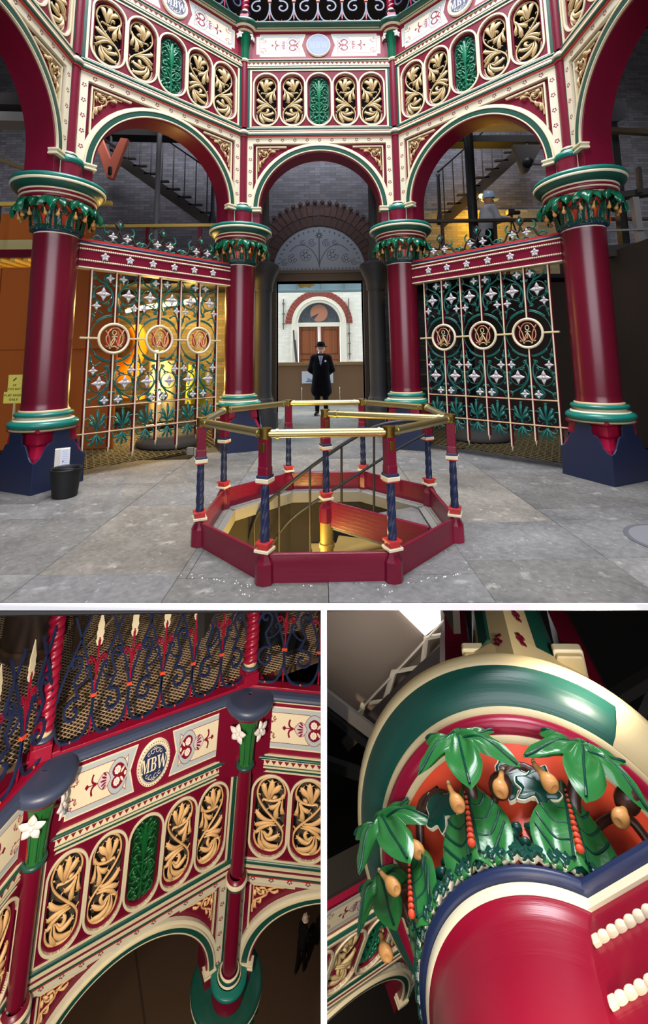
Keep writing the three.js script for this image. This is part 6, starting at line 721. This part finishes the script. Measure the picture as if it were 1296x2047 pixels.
  for (const a of [16, 57, -24]) { const l = P(t, 'upright_leaf', UL.g, K.bright); l.position.set(Math.sin(a * dg) * .236, .02, Math.cos(a * dg) * .236); l.rotation.set(.0, a * dg, 0, 'YXZ'); l.scale.set(1.12, 1.15, 1); P(l, 'leaf_vein', UL.veins, K.ivy); UL.beads.forEach(([r, p]) => { const b = P(l, 'orange_bead', beadSphere, K.orange); b.position.set(...p); b.scale.setScalar(r); }); }
  for (const [a, h, rz, sc] of [[2, .25, .3, 1.1], [9, .17, -.4, .9], [37, .27, .25, 1.1], [46, .25, -.3, 1.1], [-38, .18, .2, 1], [-46, .1, 0, .9]]) { const l = P(t, 'ivy_leaf', ivyGeo, K.ivy), Rr = bell2(h) + .02; l.position.set(Math.sin(a * dg) * Rr, h, Math.cos(a * dg) * Rr); l.rotation.set(.25, a * dg, rz, 'YXZ'); l.scale.set(sc, sc * 1.5, sc); P(l, 'ivy_edge', ivyEdge, K.cream); }
  for (const a of [37, -4]) for (const [da, h, r] of [[-6, .14, .017], [6, .135, .017], [0, .11, .013], [-3, .17, .012], [4, .175, .012]]) P(t, 'berry', new THREE.SphereGeometry(r, 14, 10).translate(Math.sin((a + da) * dg) * .252, h, Math.cos((a + da) * dg) * .252), K.ivy);
  for (const a of [37, -4]) P(t, 'berry_stem', mg([-1, 1].map(s => { const q = (d, h, e = .25) => [Math.sin((a + d * s) * dg) * e, h, Math.cos((a + d * s) * dg) * e]; return tube3([q(0, .05), q(3, .1), q(5, .14), q(2, .19)], .007, 12, 6); })), K.ivy);
  for (let i = -5; i < 7; i++) { const a = (i * 20.5 + 37) * dg, l = P(t, 'ivy_ruffle', ruffleGeo, K.ivy); l.position.set(Math.sin(a) * .258, .03, Math.cos(a) * .258); l.rotation.y = a; l.scale.set(.72, 1.3, 1); P(l, 'ruffle_edge', ruffleEdge, K.cream); }
  // the pier above the abacus, cream faces meeting in a ridge with painted marks and green mouldings
  const pr = new THREE.Group(); pr.name = 'pier_block'; t.add(pr); pr.rotation.y = 39.2 * dg; const face = (pts, z0, z1, m, n) => P(pr, n, ext(poly(pts), z0, z1, .006), m);
  const blk = (n, pts, y0, y1, m) => P(pr, n, rot(ext(poly(pts.map(([x, z]) => [x, -z])), y0, y1, .004), -Math.PI / 2, 0, 0), m);
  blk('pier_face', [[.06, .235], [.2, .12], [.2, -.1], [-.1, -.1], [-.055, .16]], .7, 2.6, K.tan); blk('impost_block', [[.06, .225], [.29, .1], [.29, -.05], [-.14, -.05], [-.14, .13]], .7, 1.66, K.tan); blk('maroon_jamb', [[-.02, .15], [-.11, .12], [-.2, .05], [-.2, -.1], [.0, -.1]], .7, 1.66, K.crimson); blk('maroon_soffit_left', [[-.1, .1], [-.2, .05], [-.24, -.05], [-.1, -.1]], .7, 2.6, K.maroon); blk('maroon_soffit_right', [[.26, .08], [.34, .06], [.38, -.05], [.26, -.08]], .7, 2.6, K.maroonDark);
  blk('green_mould_left', [[-.055, .16], [-.02, .19], [.015, .19], [.0, .1], [-.06, .1]], 1.7, 2.6, K.green); blk('green_mould_right', [[.15, .165], [.2, .14], [.22, .1], [.18, .08]], 1.7, 2.6, K.green); for (const [x0, x1] of [[-.12, -.02], [.2, .3]]) { P(pr, 'impost_cap', rbx(x0, x1, 1.66, 1.74, .0, .17, .01), K.cream); P(pr, 'impost_lip', rbx(x0 + .005, x1 - .005, 1.62, 1.67, .0, .16, .01), K.tan); }
  for (const [x, y, z, ry] of [[.02, 1.62, .212, -.55], [.1, 1.64, .208, .68], [.03, 1.95, .212, -.55], [.11, 1.98, .2, .68]]) { const g = []; for (let k = 0; k < 7; k++) { const a = k * .9; g.push(new THREE.CylinderGeometry(.006, .006, .004, 10).rotateX(Math.PI / 2).scale(1, 3.2, 1).rotateZ(.2).translate(Math.cos(a) * .014 * (k ? 1 : 0), Math.sin(a) * .05 * (k ? 1 : 0), 0)); } const f = P(pr, 'painted_flower', mg(g), K.maroonDark); f.position.set(x, y, z); f.rotation.y = ry; }
  set(t);
  // lintel running off to the right with its rows of beads
  const ln = thing('lintel', 'maroon lintel with two rows of cream beads and a navy top edge', 'beam'); P(ln, 'lintel_face', bx(.1, 2.2, -.42, -.045, .0, .156), K.blood); P(ln, 'lintel_fillet', bx(.1, 2.2, -.047, -.018, .0, .162), K.cream); P(ln, 'lintel_cap', mg([rollX(.1, 2.2, .005, .14, .04, .026), bx(.1, 2.2, -.02, .028, 0, .14)]), K.navy); P(ln, 'cap_strip', bx(.34, 2.2, .028, .06, 0, .13), K.orange); P(ln, 'lower_fillet', bx(.1, 2.2, -.46, -.42, 0, .165), K.cream);
  for (const [y, n] of [[-.13, 60], [-.28, 60]]) { const r = P(ln, 'bead_row', rbx(.176, .19, y - .012, y + .012, .15, .165, .004), K.cream); for (let i = 0; i < n; i++) { const b = P(r, 'bead', beadSphere, K.cream); b.scale.set(.0112, .0112, .011); b.position.set(.198 + i * .0178, y, .158); } }
  ln.rotation.y = .1597; ln.updateMatrix(); const lm = ln.matrix.clone(); set(ln); ln.applyMatrix4(M4()); { ln.position.set(0, 0, 0); ln.quaternion.identity(); ln.scale.set(1, 1, 1); ln.applyMatrix4(B.clone().multiply(lm)); }
  spot('pier_fill', 0xfff0dc, 10, cp0(1360, 1330, 1.9), cp0(1040, 1270, 2.9), .6, .7, 3); spot('added_hall_fill', 0xffd9b0, 260, L0(.4, 3.2, -2.2), L0(1.2, -5, -3), .9, .7, 5);  // added spots: one fills the pier, one brightens the hall floor far below
  // dim things behind the capital
  const [wn, wp] = wallNormal(654.4); wn.negate();
  const RB = [0.8774, 0.2356, 0.418, 0.1378, -0.9581, 0.251, 0.4596, -0.1626, -0.8731], GB = MC.clone().multiply(M3x3(RB, [.5911, 7.9543, 5.2972])).multiply(M4().makeTranslation(0, -5.5, 0));
  const bb = arcadeBay('dim arcade bay behind the close-up capital, at lower left of that view'); for (const c of [...bb.children]) if (['cornice', 'top_rail', 'cornice_line', 'cornice_edge'].includes(c.name)) c.removeFromParent(); bb.applyMatrix4(GB); cutThing(bb, wn, wp);
  const hall = (name, geo, m, label, cat) => solo(name, geo, m, label, cat), cp = (x, y, z) => EYE.clone().addScaledVector(rayDir(x, y), z).toArray();
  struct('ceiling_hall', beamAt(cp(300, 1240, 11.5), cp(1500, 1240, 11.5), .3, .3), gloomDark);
  const quad = (pts, th) => { const v = pts.map(p => V3(...p)), n = CF.clone().multiplyScalar(th), a = [...v, ...v.map(p => p.clone().add(n))], g = new THREE.BufferGeometry(); g.setAttribute('position', new THREE.Float32BufferAttribute(a.flatMap(p => p.toArray()), 3)); const k = v.length, id = []; for (let i = 1; i < k - 1; i++) id.push(0, i + 1, i, k, k + i, k + i + 1); for (let i = 0; i < k; i++) { const j = (i + 1) % k; id.push(i, j, i + k, j, j + k, i + k); } g.setIndex(id); const q = g.toNonIndexed(); q.computeVertexNormals(); return q; };
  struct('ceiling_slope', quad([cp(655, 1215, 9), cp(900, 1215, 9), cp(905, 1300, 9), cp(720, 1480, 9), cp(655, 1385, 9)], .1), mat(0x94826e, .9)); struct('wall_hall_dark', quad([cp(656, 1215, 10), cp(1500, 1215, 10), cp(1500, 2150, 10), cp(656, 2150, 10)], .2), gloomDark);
  const rl = solo('roof_light', quad([cp(792, 1214, 8.9), cp(880, 1214, 8.9), cp(882, 1245, 8.9), cp(850, 1271, 8.9)], .04), mat(0xffffff, .5, { emissive: 0xf2f8ff, emissiveIntensity: 2.5 }), 'bright roof light at the top of the close-up view', 'skylight');
  point('roof_light_daylight', 0xf4f4ff, 3, cp(770, 1320, 7.7), 6);
  const trs = thing('roof_truss', 'cream zigzag roof truss behind the close-up capital', 'truss'), cr = mat(0xd8c9ac, .7); const tb = (a, b, w, m = cr) => P(trs, 'truss_bar', beamAt(cp(...a, 8.7), cp(...b, 8.7), w, .06), m); for (const [a, b, w] of [[[852, 1276], [845, 1330], .1], [[852, 1276], [888, 1268], .05], [[845, 1332], [788, 1343], .04], [[788, 1343], [772, 1398], .1], [[772, 1400], [738, 1405], .03], [[726, 1408], [722, 1425], .08], [[888, 1240], [700, 1440], .02], [[892, 1285], [760, 1410], .02]]) tb(a, b, w); P(trs, 'truss_chord', beamAt(cp(896, 1290, 8.6), cp(690, 1490, 8.6), .2, .08), mat(0x3a3029, .8));
  const hb = (l, a, b, z, w, m) => { const o = hall('roof_beam', beamAt(cp(...a, z), cp(...b, z), w, .12), m, l, 'beam'); o.updateMatrixWorld(); o.geometry = cut(o.geometry, wn, wn.dot(wp)); }; hb('pale grey roof beam at left of the close-up view', [640, 1382], [762, 1476], 8.2, .19, mat(0x6b665f, .7)); hb('dark roof beam edging the pale grey one in the close-up view', [640, 1412], [750, 1500], 8.1, .1, K.black); hb('thin dark beam below the pale roof beam in the close-up view', [640, 1520], [760, 1560], 8, .16, K.black); hb('dark riveted beam at right of the close-up capital', [1215, 1405], [1340, 1330], 5, .12, mat(0x24211f, .6)); hb('second thin dark beam at right of the close-up capital', [1275, 1460], [1310, 1380], 5.1, .05, mat(0x1e1b19, .6)); 
  hall('glass_bulb', new THREE.SphereGeometry(.1, 20, 14).translate(...cp(1300, 1680, 4)), mat(0x6a675f, .2, { metalness: .5 }), 'round grey lamp bulb at the right edge of the close-up view', 'bulb');
}
renderer.render(scene, camera);
